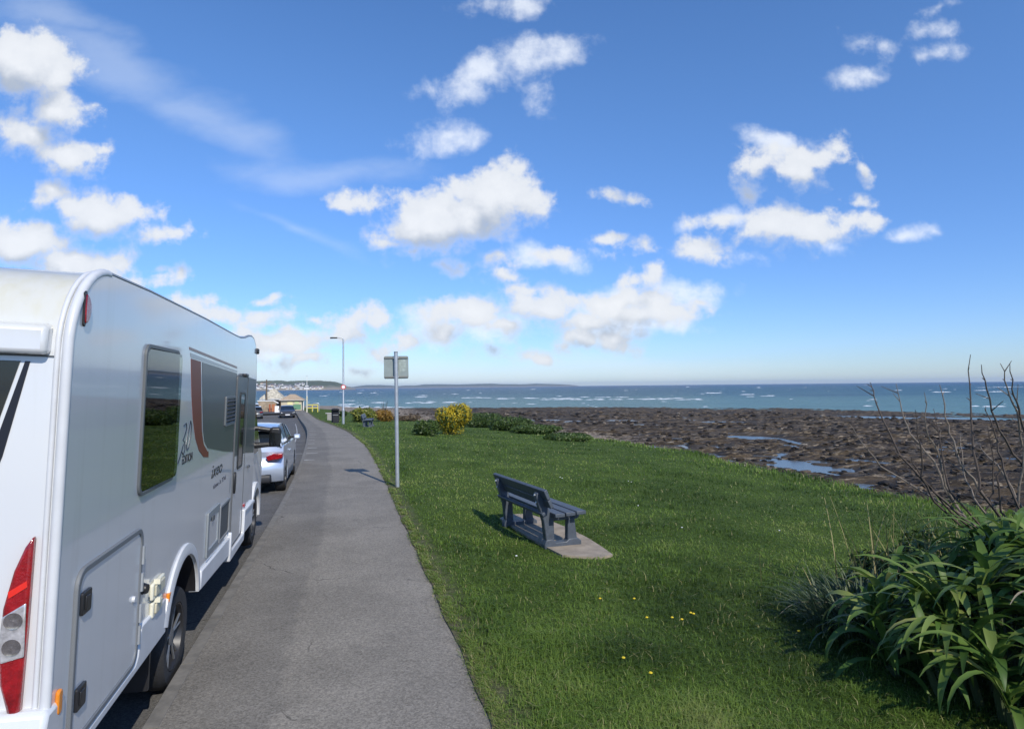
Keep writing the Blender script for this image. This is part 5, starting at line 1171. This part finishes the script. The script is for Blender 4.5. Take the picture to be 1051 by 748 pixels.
for (x, y) in [(575, 492), (577, 493), (645, 496), (648, 497), (655, 522), (614, 463), (700, 545), (800, 548), (530, 575)]:
    c = da if first else copy_tree(da); first = False; p = on_land(x, y); c.location = (p.x, p.y, Z(p.x, p.y)); c.scale = (1.0, 1.0, 1.0)
# loose stones and weed-covered boulders over the foreshore
def boulders(n, name, material):
    g = np.random.default_rng(5); u = g.random(n); r = np.exp(np.log(13) + u * (np.log(150) - np.log(13))); th = g.uniform(R(-25), R(60), n)
    x, y = r * np.sin(th), r * np.cos(th); ok = (x - xbank(y) > 3.4) & (xshore(y) - x > 3) & (fbm(x * .12, y * .3, 3, 7) > .42); x, y, r = x[ok], y[ok], r[ok]; n = len(x)
    s = np.clip(.06 + .05 * g.exponential(1, n) + .0022 * r, .05, .6)
    ph = np.linspace(0, 2 * np.pi, 7)[:-1]; ring = [(0, 0, 1.0)] + [(math.cos(p) * .8, math.sin(p) * .8, .62) for p in ph] + [(math.cos(p + .5), math.sin(p + .5), -.1) for p in ph]
    T = np.array(ring); V = T[None] * (1 + .35 * (g.random((n, 13, 1)) - .5)) * (s[:, None, None] * np.stack([g.uniform(.8, 1.5, n), g.uniform(.7, 1.2, n), g.uniform(.35, .7, n)], 1)[:, None, :])
    a = g.uniform(0, 6.28, n); ca, sa = np.cos(a)[:, None], np.sin(a)[:, None]
    V = np.stack([V[..., 0] * ca - V[..., 1] * sa, V[..., 0] * sa + V[..., 1] * ca, V[..., 2]], -1)
    ri = np.clip((np.log(r) - math.log(11)) / (math.log(270) - math.log(11)) * 559, 0, 558); ai = np.clip((np.arctan2(x, y) - az[0]) / (az[-1] - az[0]) * 759, 0, 758)
    kp = POOLW[np.round(ri).astype(int), np.round(ai).astype(int)] < .1
    V[~kp] *= .01
    z = BZ[np.round(ri).astype(int), np.round(ai).astype(int)]; V += np.stack([x, y, z + .1 * s], 1)[:, None]
    F3 = [(0, 1 + i, 1 + (i + 1) % 6) for i in range(6)]; F4 = [(1 + i, 7 + i, 7 + (i + 1) % 6, 1 + (i + 1) % 6) for i in range(6)]
    o = (np.arange(n) * 13)[:, None, None]
    sh = np.clip(1.1 - (x - xbank(y) - 3) / (9 + 10 * np.clip((y - 18) / 40, 0, 1.6)), 0, 1); t = np.clip(.9 * g.random(n) ** 2.6 + .4 * sh * g.random(n), 0, 1)
    ob = np_mesh(name, V.reshape(-1, 3), (o + np.array(F4)[None]).reshape(-1, 4), material, np.repeat(t, 13), None, False, (o + np.array(F3)[None]).reshape(-1, 3)); return ob
STONES = leaf_mat('shore_stones', [(.014, .011, .008), (.035, .026, .017), (.075, .054, .034), (.14, .105, .07), (.36, .31, .24)], rough=.75, trans=0, spec=.3)
tag(boulders(12000, 'shore_stones', STONES), 'dark and pale stones strewn over the rocky foreshore', 'stones', kind='stuff')
# ragged turf lip: longer, drier blades leaning out over the tarmac
n = 26000; gy = 1.8 + 26 * rng.random(n) ** 1.6; gx = xr(gy) + wob(gy) + rng.normal(.05, .032, n); clump = fbm(gy * 5, gx * 5, 3, 123)
ok = (clump > .42) & (np.hypot(gx, gy) > 1.7); gx, gy, clump = gx[ok], gy[ok], clump[ok]; n = len(gx); r_ = np.hypot(gx, gy)
lip = blades(np.stack([gx, gy, np.maximum(zland(gx, gy), zp(gy)) - .002], 1), .018 + .05 * rng.random(n) * (clump + .2), np.maximum(.004, .00105 * r_) * rng.uniform(.7, 1.3, n), rng.normal(np.pi, .9, n), rng.uniform(.2, .8, n), rng.uniform(.2, .7, n),
             np.clip(rng.normal(.52, .25, n), .1, 1), 'edge_grass', GRASSM)
tag(lip, 'ragged dry-tipped grass creeping over the right edge of the footpath', 'grass', kind='stuff')
